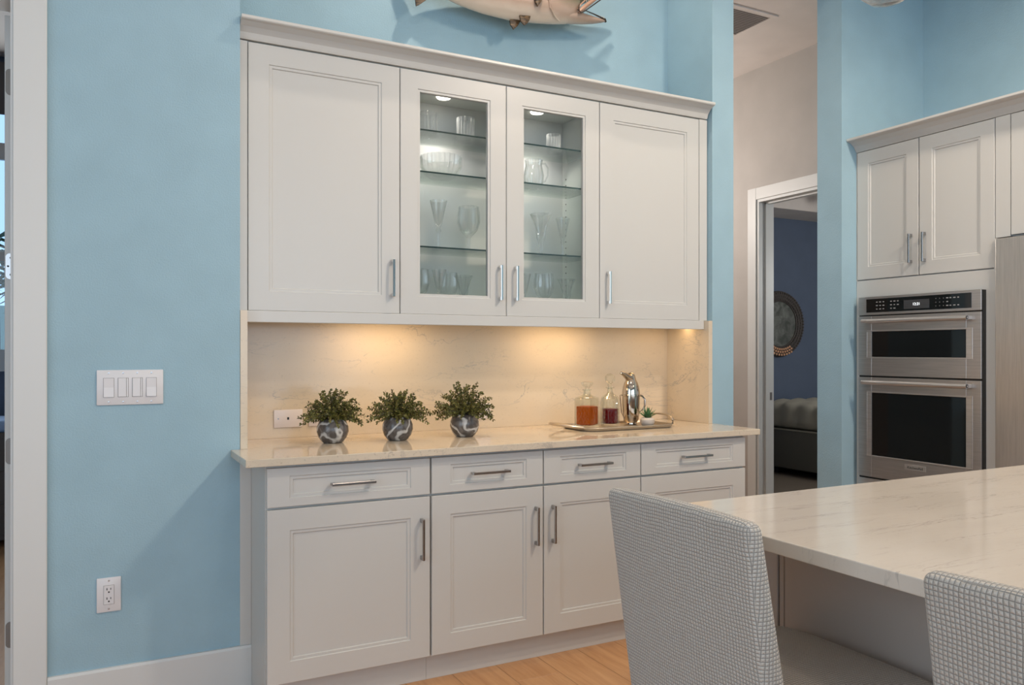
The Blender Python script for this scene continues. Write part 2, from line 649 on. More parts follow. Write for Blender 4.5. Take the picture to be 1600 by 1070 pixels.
def shaker(bm, face, u0, u1, z0, z1, plane, t=0.020, fw=0.079, fh=0.076, glass=False):
    """a door or drawer front with a stepped bead and recessed panel; plane = front plane"""
    f = frame_mapper(face, u0, u1, z0, z1, plane)
    w_, h_ = u1 - u0, z1 - z0
    if glass:
        prof = [(0, -t), (0, -0.0015), (0.0015, 0), ('f', 0), ('f+.002', -0.004), ('f+.011', -0.004), ('f+.013', -0.010), ('f+.013', -t), (0.0, -t)]
    else:
        prof = [(0, -t), (0, -0.0015), (0.0015, 0), ('f', 0), ('f+.002', -0.0038), ('f+.0115', -0.0038), ('f+.0140', -0.0085)]
    rings = []
    for o_, d in prof:
        if isinstance(o_, str):
            e = float(o_[2:]) if '+' in o_ else 0.0
            ou, ov = fw + e, fh + e
        else:
            ou = ov = o_
        rings.append([bm.verts.new(f(u, v, d)) for u, v in ((ou, ov), (w_ - ou, ov), (w_ - ou, h_ - ov), (ou, h_ - ov))])
    for a, b in zip(rings, rings[1:]):
        for i in range(4):
            j = (i + 1) % 4
            bm.faces.new((a[i], a[j], b[j], b[i]))
    if not glass:
        bm.faces.new(rings[-1])
        bm.faces.new(rings[0][::-1])
    return bm


def pull(face, u, z, plane, length=0.155, vertical=True, so=0.030, wd=0.010):
    """square bar pull centred on (u,z)"""
    bm = bmesh.new()
    h = length / 2
    def bb(u0, u1, z0, z1, d0, d1, bev=0.0012):
        if face == 'Y':
            box(bm, u0, u1, plane - d1, plane - d0, z0, z1, bev, 1)
        else:
            box(bm, plane - d1, plane - d0, u0, u1, z0, z1, bev, 1)
    k = wd / 2
    if vertical:
        bb(u - k, u + k, z - h, z + h, so - 0.007, so)
        for s in (-1, 1):
            c = z + s * (h - 0.008)
            bb(u - k, u + k, c - 0.008, c + 0.008, 0, so - 0.006)
    else:
        bb(u - h, u + h, z - k, z + k, so - 0.007, so)
        for s in (-1, 1):
            c = u + s * (h - 0.008)
            bb(c - 0.008, c + 0.008, z - k, z + k, 0, so - 0.006)
    return bm


def rbox(bm, hx, hy, hz, r, n=(6, 6, 6), m=4, fn=None):
    """rounded box centred at the origin; fn(v)->v deforms"""
    def axis(h, n_):
        a = [-(h - r) - r * math.cos(PI / 2 * i / m) for i in range(m)]
        b = [-(h - r) + 2 * (h - r) * i / n_ for i in range(n_ + 1)]
        return a + b + [-x for x in a[::-1]]
    ax = [axis(h, k) for h, k in zip((hx, hy, hz), n)]
    H = (hx, hy, hz)
    cache = {}
    def vert(p):
        q = [max(-(H[i] - r), min(H[i] - r, p[i])) for i in range(3)]
        d = Vector([p[i] - q[i] for i in range(3)])
        if d.length > 1e-9:
            d = d.normalized() * r
        c = Vector(q) + d
        key = tuple(round(x, 6) for x in p)
        if key not in cache:
            cache[key] = bm.verts.new(fn(c) if fn else c)
        return cache[key]
    for a in range(3):
        b, c = (a + 1) % 3, (a + 2) % 3
        for s in (-1, 1):
            for i in range(len(ax[b]) - 1):
                for j in range(len(ax[c]) - 1):
                    q = []
                    for (ii, jj) in ((i, j), (i + 1, j), (i + 1, j + 1), (i, j + 1)):
                        p = [0, 0, 0]
                        p[a] = s * H[a]
                        p[b] = ax[b][ii]
                        p[c] = ax[c][jj]
                        q.append(vert(p))
                    if len(set(q)) >= 3:
                        try:
                            bm.faces.new(list(dict.fromkeys(q)))
                        except ValueError:
                            pass
    return bm


def box_uv(me):
    uv = me.uv_layers.new(name='UVMap')
    for p in me.polygons:
        n = p.normal
        a = max(range(3), key=lambda i: abs(n[i]))
        for li in p.loop_indices:
            c = me.vertices[me.loops[li].vertex_index].co
            uv.data[li].uv = (c.y, c.z) if a == 0 else ((c.x, c.z) if a == 1 else (c.y, c.x))


# ---------------------------------------------------------------- the setting
W = 3.20          # plane of the blue wall that holds the niche
NX0, NX1 = 0.513, 2.860   # niche sides
NB = 3.560        # niche back
HC = 3.46         # hall ceiling
HK = 4.00         # kitchen ceiling
T1 = 0.14

bm = bmesh.new()
box(bm, -3.7, -1.25, W, W + T1, 0, HK)
box(bm, -1.25, -0.226, W, W + T1, 2.505, HK)
box(bm, -0.226, NX0, W, W + T1, 0, HK)
box(bm, NX0 - 0.12, NX0, W + T1 - 0.001, NB + 0.1, 0, HK)
box(bm, NX0 - 0.001, NX1, NB, NB + 0.1, 0, HK)
box(bm, NX1, 3.005, W, NB + 0.1, 0, HK)
box(bm, 3.005, 3.827, W, 3.374, HC, HK)
struct('wall_front', bm, M['blue'])
struct('wall_pier', B(3.827, 4.55, W, 3.374, 0, HK), M['blue'])
struct('wall_right', B(4.55, 4.67, -4.6, W + 0.001, 0, HK), M['blue'])
bm = bmesh.new()
box(bm, 4.55, 4.69, W + 0.175, 3.73, 0, HC)
box(bm, 4.55, 4.69, 3.73, 4.585, 2.45, HC)
box(bm, 4.55, 4.69, 4.585, 7.2, 0, HC)
struct('wall_hall', bm, M['beige_wall'])
struct('wall_hall_end', B(2.3, 4.55, 7.0, 7.1, 0, HC), M['beige_wall'])
struct('wall_hall_left', B(2.90, 3.005, NB + 0.1, 7.0, 0, HC), M['beige_wall'])
bm = bmesh.new()
box(bm, -3.8, -3.7, -4.6, -3.2, 0, HK)
box(bm, -3.8, -3.7, 1.2, 7.2, 0, HK)
box(bm, -3.8, -3.7, -3.2, 1.2, 3.55, HK)
box(bm, -3.8, -3.7, -3.2, 1.2, 0, 0.3)
struct('wall_left', bm, M['blue'])
bm = bmesh.new()
box(bm, -3.8, -3.0, -4.7, -4.6, 0, HK)
box(bm, 3.8, 4.67, -4.7, -4.6, 0, HK)
box(bm, -3.0, 3.8, -4.7, -4.6, 3.55, HK)
box(bm, -3.0, 3.8, -4.7, -4.6, 0, 0.25)
struct('wall_back', bm, M['blue'])
for nm, args, mull in (('window_1', (-3.0, 3.8, -4.66, -4.62, 0.25, 3.55), 'x'), ('window_2', (-3.77, -3.73, -3.2, 1.2, 0.3, 3.55), 'y')):
    x0, x1, y0, y1, z0, z1 = args
    bm = bmesh.new()
    if mull == 'x':
        for i in range(6):
            c = x0 + (x1 - x0) * i / 5
            box(bm, c - 0.03, c + 0.03, y0 - 0.02, y1 + 0.02, z0, z1)
        for z in (z0, z1 - 0.05):
            box(bm, x0, x1, y0 - 0.02, y1 + 0.02, z, z + 0.05)
    else:
        for i in range(5):
            c = y0 + (y1 - y0) * i / 4
            box(bm, x0 - 0.02, x1 + 0.02, c - 0.03, c + 0.03, z0, z1)
        for z in (z0, z1 - 0.05):
            box(bm, x0 - 0.02, x1 + 0.02, y0, y1, z, z + 0.05)
    wf = struct(nm, bm, M['trim'])
    if mull == 'x':
        obj('pane', B(x0, x1, y0 + 0.015, y0 + 0.021, z0, z1), M['pane'], wf)
    else:
        obj('pane', B(x0 + 0.015, x0 + 0.021, y0, y1, z0, z1), M['pane'], wf)

struct('ceiling', B(-3.8, 4.69, -4.7, NB + 0.1, HK, HK + 0.08), M['ceiling'])
struct('ceiling_hall', B(2.9, 4.69, 3.3745, 7.2, HC, HC + 0.08), M['ceiling'])
struct('ceiling_study', B(-3.8, 0.5, W + T1 + 0.001, 7.2, HC, HC + 0.08), M['ceiling'])
fl = struct('floor', B(-3.8, 4.60, -4.7, 7.2, -0.06, -0.0018), M['grout'])
# floor planks, 0.195 x 1.2 m, laid along Y in a staggered bond
PW, PL, G = 0.1955, 1.2, 0.0022
meshes = {}
cols = 24
x0 = 1.481 - 12 * PW
for c in range(cols):
    xs = x0 + c * PW
    off = (0.766 + 0.40 * ((c - 13) % 3)) % PL
    y = -1.2 + off - PL
    while y < 4.7:
        ya, yb = max(y, -1.2), min(y + PL, 4.75)
        if yb - ya > 0.05:
            ln = round(yb - ya, 3)
            if ln not in meshes:
                b_ = bmesh.new()
                box(b_, 0, PW - G, 0, ln - G, -0.002, 0, 0.0009, 1)
                o = obj('plank', b_, M['plank'], fl, world=False)
                meshes[ln] = o.data
                o.location = (xs, ya, 0)
            else:
                o = bpy.data.objects.new('plank', meshes[ln])
                o.parent = fl
                o.location = (xs, ya, 0)
                COL.objects.link(o)
        y += PL
pf = obj('planks_beyond', B(-3.7, x0 - 0.002, -4.6, 7.0, -0.002, 0), M['plank'], fl)
pf['kind'] = 'stuff'
for i_, args in enumerate(((x0, x0 + cols * PW, 4.752, 7.0), (x0, x0 + cols * PW, -4.6, -1.202))):
    o = obj('planks_beyond', B(args[0], args[1], args[2], args[3], -0.002, 0), M['plank'], fl)
    o['kind'] = 'stuff'

# baseboard with a small bevelled top, from the door casing to the cabinet side
bm = bmesh.new()
extrude_poly(bm, [(W, 0), (W - 0.016, 0), (W - 0.016, 0.157), (W - 0.011, 0.166), (W, 0.166)], 0, -0.124, 0.5525)
struct('baseboard_left', bm, M['trim'])
struct('trim_3', B(NX0 - 0.0005, 0.5525, W - 0.004, W + 0.02, 0.1665, 0.885), M['cab'])

# door casing on the left, jamb, the door standing open into the study
bm = bmesh.new()
box(bm, -0.226, -0.125, W - 0.020, W, 0, 2.605, 0.003, 1)
box(bm, -1.35, -0.226, W - 0.020, W, 2.505, 2.605, 0.003, 1)
box(bm, -1.35, -1.25, W - 0.020, W, 0, 2.505, 0.003, 1)
struct('trim_1', bm, M['trim'])
bm = bmesh.new()
box(bm, -0.232, -0.2262, W - 0.012, W + T1, 0, 2.495)
box(bm, -1.25, -0.232, W - 0.012, W + T1, 2.487, 2.5045)
box(bm, -1.25, -1.244, W - 0.012, W + T1, 0, 2.487)
struct('door_1', bm, M['trim'])
dr = obj('door_2', B(-0.2615, -0.2328, W + T1 + 0.012, W + T1 + 0.93, 0.012, 2.478, 0.002, 1), M['trim'])
dr['kind'] = 'structure'
for k, zc in enumerate((2.243, 1.59, 0.935, 0.284)):
    bm = bmesh.new()
    yh = W + T1 + 0.010
    pts = []
    x_l, x_r, zz0, zz1, rr = -0.2585, -0.2330, zc - 0.046, zc + 0.046, 0.014
    for i in range(7):
        a = PI / 2 + PI / 2 * i / 6
        pts.append((x_l + rr + rr * math.cos(a), zz1 - rr + rr * math.sin(a)))
    for i in range(7):
        a = PI + PI / 2 * i / 6
        pts.append((x_l + rr + rr * math.cos(a), zz0 + rr + rr * math.sin(a)))
    pts += [(x_r, zz0), (x_r, zz1)]
    extrude_poly(bm, pts, 1, yh - 0.001, yh + 0.003)
    h = obj('hinge_leaf', bm, M['nickel'] if k == 1 else M['hinge'], dr)
    if k == 1:
        h['label'] = 'bright hinge plate with bare screw holes'
        bm = bmesh.new()
        for dx, dz in ((-0.243, 0.030), (-0.251, 0.0), (-0.243, -0.030)):
            lathe(bm, [(0.0035, 0), (0.0035, 0.0015)], 0, 0, 0, 10)
            vs = bm.verts[-20:]
            for v in vs:
                x_, y_, z_ = v.co
                v.co = Vector((dx + x_, yh - 0.0015 - z_ * 0.5, zc + dz + y_))
        obj('screw_hole', bm, M['black'], h)

# the study seen past the open door
study_back = bmesh.new()
box(study_back, -3.7, 0.39, 7.0, 7.1, 0, 1.14)
box(study_back, -3.7, -2.4, 7.0, 7.1, 1.14, HC)
box(study_back, 0.1, 0.39, 7.0, 7.1, 1.14, HC)
box(study_back, -2.4, 0.1, 7.0, 7.1, 3.35, HC)
struct('wall_study_back', study_back, M['navy_wall'])
struct('wall_study_side', B(0.393 - 0.05, 0.393, W + T1 + 0.001, 7.0, 0, HC), M['navy_wall'])
bm = bmesh.new()
box(bm, -2.4, 0.1, 6.96, 7.04, 1.14, 1.30)
box(bm, -2.4, 0.1, 6.98, 7.03, 2.70, 2.82)
box(bm, -2.4, 0.1, 6.98, 7.03, 1.95, 2.02)
for x in (-2.4, -1.6, -0.72, 0.05):
    box(bm, x, x + 0.05, 6.98, 7.03, 1.30, 3.35)
w3 = struct('window_3', bm, M['trim'])
obj('pane', B(-2.4, 0.1, 7.0, 7.006, 1.3, 3.35), M['pane'], w3)
tag(obj('roller_blind', B(-2.35, 0.05, 6.93, 6.95, 3.02, 3.40, 0.002, 1), plain('grey_blind', (0.10, 0.095, 0.10), 0.8)),
    'dark grey roller blind at the top of the study window, far left edge', 'blind')
tag(obj('garden_wall', B(-4, 1.5, 9.0, 9.1, -0.1, 1.72), M['patio']), 'pale green garden wall outside the study window', 'wall')
t = thing('dresser', 'dark brown low dresser under the study window, far left edge', 'dresser', (-0.8, 6.5, 0))
obj('body', B(-1.6, 0.1, 6.25, 6.9, 0.04, 0.75, 0.004, 1), M['dark_wood'], t)
for i in range(3):
    obj('drawer', B(-1.58, 0.08, 6.238, 6.25, 0.08 + i * 0.22, 0.28 + i * 0.22, 0.002, 1), M['dark_wood'], t)
tag(obj('folded_blanket', B(-1.3, 0.0, 6.28, 6.75, 0.75, 0.83, 0.02, 3), M['blue_cloth'], smooth=True), 'pale blue folded blanket on the dark dresser', 'blanket')
palm = thing('palm_tree', 'dark green palm tree outside the study window', 'tree', (-0.75, 8.1, 0))
obj('trunk', lathe(bmesh.new(), [(0.10, 0), (0.09, 1.2), (0.08, 1.9)], -0.75, 8.1, 0, 12), M['stem'], palm, smooth=True)
bm = bmesh.new()
for k in range(26):
    a = rnd.uniform(0, 2 * PI)
    el = rnd.uniform(-0.2, 1.25)
    L_ = rnd.uniform(0.9, 1.3)
    prev = None
    for s in range(12):
        q = s / 11
        r_ = L_ * q
        z = 1.9 + r_ * math.sin(el) - 0.6 * q * q
        x = -0.75 + math.cos(a) * r_ * math.cos(el)
        y = 8.1 + math.sin(a) * r_ * math.cos(el) * 0.6
        if s > 1:
            for sd in (-1, 1):
                dx, dy = -math.sin(a) * sd, math.cos(a) * sd
                ll = 0.34 * (1 - 0.6 * q)
                p0 = Vector((x, y, z))
                p1 = p0 + Vector((dx * ll, dy * ll, -0.12)) + Vector((math.cos(a), math.sin(a), 0)) * 0.12
                bm.faces.new([bm.verts.new(p0 + Vector((0, 0, 0.014))), bm.verts.new(p1), bm.verts.new(p0 - Vector((0, 0, 0.014)))])
fr = obj('frond', bm, M['palm'], palm)
fr['kind'] = 'stuff'

# hall: bedroom door casing and jamb (face looks to -X)
bm = bmesh.new()
Xh = 4.55
for (a, b, c, d) in ((4.585, 4.672, 0, 2.54), (3.643, 3.73, 0, 2.54), (3.73, 4.585, 2.45, 2.54)):
    box(bm, Xh - 0.018, Xh, a, b, c, d, 0.002, 1)
struct('trim_2', bm, M['trim'])
bm = bmesh.new()
box(bm, Xh - 0.006, 4.70, 4.565, 4.5845, 0, 2.45)
box(bm, Xh - 0.006, 4.70, 3.7305, 3.75, 0, 2.45)
box(bm, Xh - 0.006, 4.70, 3.75, 4.565, 2.43, 2.4495)
box(bm, Xh + 0.055, Xh + 0.095, 4.552, 4.565, 0, 2.43)
box(bm, Xh + 0.055, Xh + 0.095, 3.75, 4.565, 2.418, 2.43)
door3 = struct('door_3', bm, M['trim'])
obj('strike_plate', B(Xh + 0.108, Xh + 0.132, 4.5625, 4.565, 0.91, 0.97, 0.001, 1), M['hinge'], door3)
struct('baseboard_hall', B(Xh - 0.014, Xh, 4.672, 7.0, 0, 0.14), M['trim'])

# ceiling vent in the hall
v = thing('ceiling_vent', 'white slatted air vent in the hall ceiling', 'vent', (3.7, 4.02, HC))
bm = bmesh.new()
vx0, vx1, vy0, vy1 = 3.42, 3.955, 3.80, 4.19
for a in ((vx0, vx1, vy0, vy0 + 0.035), (vx0, vx1, vy1 - 0.035, vy1), (vx0, vx0 + 0.035, vy0 + 0.035, vy1 - 0.035), (vx1 - 0.035, vx1, vy0 + 0.035, vy1 - 0.035)):
    box(bm, *a, HC - 0.008, HC - 0.0003)
obj('frame', bm, M['ceiling'], v)
obj('backing', B(vx0 + 0.03, vx1 - 0.03, vy0 + 0.03, vy1 - 0.03, HC - 0.002, HC - 0.0003), plain('vent_shadow', (0.30, 0.27, 0.25), 0.8), v)
sl = None
for i in range(16):
    y = vy0 + 0.045 + i * 0.0205
    if sl is None:
        bm = bmesh.new()
        extrude_poly(bm, [(-0.006, -0.008), (0.007, -0.002), (0.007, -0.0005), (-0.006, -0.0065)], 0, vx0 + 0.035 - 3.7, vx1 - 0.035 - 3.7)
        sl = obj('slat', bm, M['ceiling'], v, world=False)
        sl.location = (0, y - 4.02, 0)
    else:
        o = sl.copy()
        o.location = (0, y - 4.02, 0)
        COL.objects.link(o)

# bedroom beyond
HB = 2.74
struct('wall_bedroom_back', B(4.69, 9.2, 6.4, 6.5, 0, 3.0), M['navy_wall'])
struct('wall_bedroom_right', B(9.2, 9.3, 2.5, 6.5, 0, 3.0), M['navy_wall'])
struct('wall_bedroom_front', B(4.69, 9.2, 2.4, 2.5, 0, 3.0), M['navy_wall'])
struct('floor_bedroom', B(4.601, 9.2, 2.5, 6.4, -0.06, 0), M['bedfloor'])
bm = bmesh.new()
box(bm, 4.69, 9.2, 5.95, 6.4, HB, 3.0)
box(bm, 4.69, 5.3, 2.5, 5.95, HB, 3.0)
box(bm, 8.6, 9.2, 2.5, 5.95, HB, 3.0)
box(bm, 5.3, 8.6, 2.5, 3.1, HB, 3.0)
box(bm, 5.3, 8.6, 3.1, 5.95, 2.96, 3.0)
struct('ceiling_bedroom', bm, M['ceiling'])
fan = thing('ceiling_fan', 'dark bladed ceiling fan in the bedroom seen through the hall door', 'fan', (7.15, 5.0, 2.66))
obj('motor', lathe(bmesh.new(), [(0.02, 0.29), (0.02, 0.05), (0.09, 0.04), (0.10, -0.04), (0.03, -0.06)], 7.15, 5.0, 2.66, 20), M['fan'], fan, smooth=True)
for k in range(3):
    a = R(150 + 120 * k)
    bm = B(0.08, 0.68, -0.06, 0.06, -0.006, 0.006, 0.003, 1)
    bmesh.ops.rotate(bm, verts=bm.verts[:], cent=(0, 0, 0), matrix=Matrix.Rotation(R(10), 3, 'X'))
    bmesh.ops.rotate(bm, verts=bm.verts[:], cent=(0, 0, 0), matrix=Matrix.Rotation(a, 3, 'Z'))
    obj('blade', bm, M['fan'], fan, world=False)
# bed
bed = thing('bed', 'bed with cream tufted duvet on a grey upholstered base in the bedroom', 'bed', (7.3, 5.4, 0))
obj('base', B(6.4, 8.3, 4.55, 6.36, 0.07, 0.48, 0.02, 3), M['bedbase'], bed, smooth=True)
obj('piping', B(6.392, 6.402, 4.57, 6.34, 0.468, 0.482), M['duvet'], bed)
for x, y in ((6.5, 4.65), (8.2, 4.65), (6.5, 6.25), (8.2, 6.25)):
    obj('leg', B(x - 0.03, x + 0.03, y - 0.03, y + 0.03, 0, 0.07), M['black'], bed)
bm = bmesh.new()
def puff(c):
    x, y, z = c
    tx, ty = (x + 20) / 0.23, (y + 20) / 0.23
    d = abs(math.sin(tx * PI) * math.sin(ty * PI))
    pz = 0.022 * d
    px = -0.025 * abs(math.sin(ty * PI)) if x < -0.9 else 0
    return Vector((x + px, y, z + (pz if z > 0 else 0)))
rbox(bm, 0.95, 0.89, 0.14, 0.08, (40, 40, 5), 4, puff)
bmesh.ops.translate(bm, verts=bm.verts[:], vec=(7.37, 5.45, 0.62))
obj('duvet', bm, M['duvet'], bed, smooth=True, ang=0)
# round mirror on the far bedroom wall (wall looks to -Y)
mr = thing('round_mirror', 'round wall mirror in a dark woven rattan frame above the bed', 'mirror', (6.647, 6.38, 1.583))
bm = bmesh.new()
lathe(bm, [(0.243, 0), (0.243, 0.018), (0.255, 0.024), (0.27, 0.02), (0.30, 0.030), (0.33, 0.026), (0.352, 0.018), (0.360, 0.0)], 0, 0, 0, 72)
bmesh.ops.delete(bm, geom=[f for f in bm.faces if len(f.verts) > 4], context='FACES_ONLY')
bmesh.ops.rotate(bm, verts=bm.verts[:], cent=(0, 0, 0), matrix=Matrix.Rotation(R(90), 3, 'X'))
obj('frame', bm, M['rattan'], mr, world=False, smooth=True)
bm = bmesh.new()
lathe(bm, [(0.0005, 0), (0.245, 0), (0.245, 0.006), (0.0005, 0.006)], 0, 0, 0, 60)
bmesh.ops.rotate(bm, verts=bm.verts[:], cent=(0, 0, 0), matrix=Matrix.Rotation(R(90), 3, 'X'))
obj('mirror_glass', bm, M['mirror'], mr, world=False, smooth=True)
bm = bmesh.new()
for k in range(64):
    a = 2 * PI * k / 64
    for j, r_ in enumerate((0.265, 0.30, 0.335)):
        aa = a + (j % 2) * PI / 64
        box(bm, -0.010 + r_ * math.cos(aa), 0.010 + r_ * math.cos(aa), -0.034, -0.024, r_ * math.sin(aa) - 0.010, r_ * math.sin(aa) + 0.010)
wv = obj('weave', bm, M['rattan'], mr, world=False)
wv['kind'] = 'stuff'
bm = bmesh.new()
for i in range(-4, 5):
    for j in range(3):
        a = R(-90) + i * R(6.5) + (j % 2) * R(3)
        r_ = 0.275 + j * 0.03
        vs0 = len(bm.verts)
        box(bm, r_ * math.cos(a) - 0.011, r_ * math.cos(a) + 0.011, -0.044, -0.034, r_ * math.sin(a) - 0.011, r_ * math.sin(a) + 0.011, 0.003, 1)
sp = obj('shell_inlay', bm, M['capiz'], mr, world=False)
sp['kind'] = 'stuff'

# ---------------------------------------------------------------- sideboard: base cabinets
DP = 2.900   # door face plane
ZT = 0.886
def base_unit(label, x0, x1, fronts, hinge):
    t = thing('base_cabinet', label, 'cabinet', ((x0 + x1) / 2, 3.2, 0), 'white base cabinets under the long counter')
    bm = bmesh.new()
    box(bm, x0, x1, DP + 0.021, NB - 0.002, 0.102, ZT)
    obj('body', bm, M['cab'], t)
    obj('toe_kick', B(x0, x1, 2.95, NB - 0.01, 0.0005, 0.102), M['cab'], t)
    for (a, b), hz in zip(fronts, hinge):
        dw = obj('drawer', shaker(bmesh.new(), 'Y', a, b, 0.736, 0.875, DP, fw=0.078, fh=0.030), M['cab'], t)
        obj('handle', pull('Y', (a + b) / 2, 0.805, DP, 0.166, False), M['nickel'], dw)
        d = obj('door', shaker(bmesh.new(), 'Y', a, b, 0.108, 0.727, DP), M['cab'], t)
        obj('handle', pull('Y', (b - 0.036) if hz == 'r' else (a + 0.040), 0.567, DP, 0.158, True), M['nickel'], d)
    return t
base_unit('left base cabinet of the sideboard, wide drawer and door beside the blue wall', 0.553, 1.1735, [(0.556, 1.170)], 'r')
base_unit('middle base cabinet with a pair of doors and two drawers', 1.1745, 2.180, [(1.178, 1.675), (1.680, 2.176)], 'rl')
base_unit('right base cabinet of the sideboard, partly hidden by the island', 2.181, 2.803, [(2.181, 2.799)], 'l')

# counter with the niche cut: front strip plus the part inside the niche
bm = bmesh.new()
pts = [(0.479, 2.87), (2.866, 2.87), (2.866, W - 0.001), (NX1 - 0.0005, W - 0.001), (NX1 - 0.0005, NB - 0.0005), (NX0 + 0.0005, NB - 0.0005), (NX0 + 0.0005, W - 0.001), (0.479, W - 0.001)]
extrude_poly(bm, pts, 2, 0.887, 0.914)
es = [e for e in bm.edges if all(abs(v.co.y - 2.87) < 1e-4 for v in e.verts) or (abs(e.verts[0].co.z - e.verts[1].co.z) < 1e-5 and all(abs(v.co.x - 0.479) < 1e-4 for v in e.verts))]
bmesh.ops.bevel(bm, geom=es, offset=0.002, segments=2, affect='EDGES', profile=0.5)
tag(obj('quartz_counter', bm, M['counter'], loc=(1.67, 3.2, 0.887)), 'long beige veined quartz counter over the white base cabinets', 'counter')

bs = thing('backsplash', 'cream veined quartz backsplash between counter and wall cabinets', 'backsplash', (1.68, 3.53, 0.915))
obj('back_slab', B(NX0 + 0.001, NX1 - 0.001, 3.535, NB - 0.0005, 0.9145, 1.446), M['splash'], bs)
obj('side_slab', B(NX0 + 0.001, NX0 + 0.027, W - 0.002, 3.5345, 0.9145, 1.446), M['splash'], bs)
obj('side_slab', B(NX1 - 0.025, NX1 - 0.001, W - 0.002, 3.5345, 0.9145, 1.446), M['splash'], bs)

# ---------------------------------------------------------------- wall cabinets
UP = 3.235
def wall_unit(label, x0, x1, fronts, glass=False, fill=None):
    t = thing('wall_cabinet', label, 'cabinet', ((x0 + x1) / 2, 3.4, 1.448), 'white wall cabinets in the niche')
    bm = bmesh.new()
    yb = NB - 0.001
    yf = UP + 0.021
    if glass:
        box(bm, x0, x0 + 0.018, yf, yb, 1.449, 2.496)
        box(bm, x1 - 0.018, x1, yf, yb, 1.449, 2.496)
        box(bm, x0 + 0.018, x1 - 0.018, yf, yb, 1.449, 1.468)
        box(bm, x0 + 0.018, x1 - 0.018, yf, yb, 2.460, 2.496)
        box(bm, x0 + 0.018, x1 - 0.018, yb - 0.008, yb, 1.468, 2.460)
        obj('body', bm, M['cab_in'], t)
    else:
        obj('body', box(bm, x0, x1, yf, yb, 1.449, 2.496), M['cab'], t)
    for k, (a, b, hz) in enumerate(fronts):
        if glass:
            d = obj('door', shaker(bmesh.new(), 'Y', a, b, 1.448, 2.490, UP, glass=True), M['cab'], t)
            obj('glass_pane', B(a + 0.088, b - 0.088, UP + 0.011, UP + 0.015, 1.448 + 0.085, 2.490 - 0.085), M['pane'], d)
        else:
            d = obj('door', shaker(bmesh.new(), 'Y', a, b, 1.448, 2.490, UP), M['cab'], t)
        obj('handle', pull('Y', (b - 0.034) if hz == 'r' else (a + 0.043), 1.596, UP, 0.158, True), M['chrome'], d)
    if fill:
        obj('filler', B(fill[0], fill[1], UP + 0.001, UP + 0.019, 1.448, 2.492), M['cab'], t)
    return t
wall_unit('leftmost white wall cabinet with solid door beside the blue wall', NX0 + 0.0005, 1.1705, [(0.549, 1.1675, 'r')], fill=(NX0 + 0.0005, 0.546))
wc = wall_unit('middle wall cabinet with two glass doors, lit inside', 1.1715, 2.1845, [(1.171, 1.6755, 'r'), (1.679, 2.182, 'l')], True)
wall_unit('rightmost white wall cabinet with solid door beside the blue pier', 2.1855, 2.856, [(2.186, 2.801, 'l')], fill=(2.8045, 2.856))
for i, z in enumerate((2.249, 2.068, 1.7425)):
    o = obj('glass_shelf', B(1.191, 2.165, 3.262, 3.50, z - 0.0035, z + 0.0035), M['shelf_glass'], wc)
    obj('shelf_edge', B(1.191, 2.165, 3.2605, 3.262, z - 0.0033, z + 0.0033), M['shelf_edge'], o)
bm = bmesh.new()
for y in (3.30, 3.515):
    for i in range(20):
        z = 1.56 + i * 0.032
        if (i // 3) % 2 == 0 or y > 3.4:
            box(bm, 2.1635, 2.1668, y - 0.0025, y + 0.0025, z - 0.0025, z + 0.0025)
pg = obj('shelf_pin_holes', bm, M['hinge'], wc)
pg['kind'] = 'stuff'
for x in (1.45, 1.945):
    obj('puck_light', lathe(bmesh.new(), [(0.0005, -0.006), (0.030, -0.006), (0.034, 0.0), (0.0005, 0.0)], x, 3.425, 2.4595, 28), M['led'], wc, smooth=True)

cr = [(UP + 0.018, 2.4965), (UP - 0.004, 2.4965), (UP - 0.008, 2.505), (UP - 0.014, 2.520), (UP - 0.030, 2.538), (UP - 0.052, 2.550), (UP - 0.066, 2.553), (UP - 0.069, 2.557), (UP - 0.069, 2.566), (UP - 0.066, 2.568), (UP + 0.018, 2.568)]
tag(obj('crown_moulding', extrude_poly(bmesh.new(), cr, 0, NX0 + 0.001, NX1 - 0.008), M['cab'], loc=(1.69, UP, 2.4965)), 'white cove crown moulding along the top of the niche wall cabinets', 'moulding')
tag(obj('light_rail', B(NX0 + 0.0275, NX1 - 0.0255, UP - 0.002, UP + 0.018, 1.402, 1.4475, 0.002, 1), M['cab'], loc=(1.69, UP, 1.402)), 'white light rail strip under the wall cabinets hiding the lamps', 'moulding')
for x in (1.17, 2.10, 2.66):  # rightmost bar is added along with its fill lamp
    t = thing('under_cabinet_light', 'slim warm lamp bar under the wall cabinets, %s one of three' % ('left' if x < 1.5 else 'middle' if x < 2.3 else 'right'), 'lamp', (x, 3.375, 1.436), 'lamp bars under the wall cabinets')
    obj('housing', B(x - 0.17, x + 0.17, 3.335, 3.385, 1.437, 1.4485, 0.002, 1), M['plastic'], t)

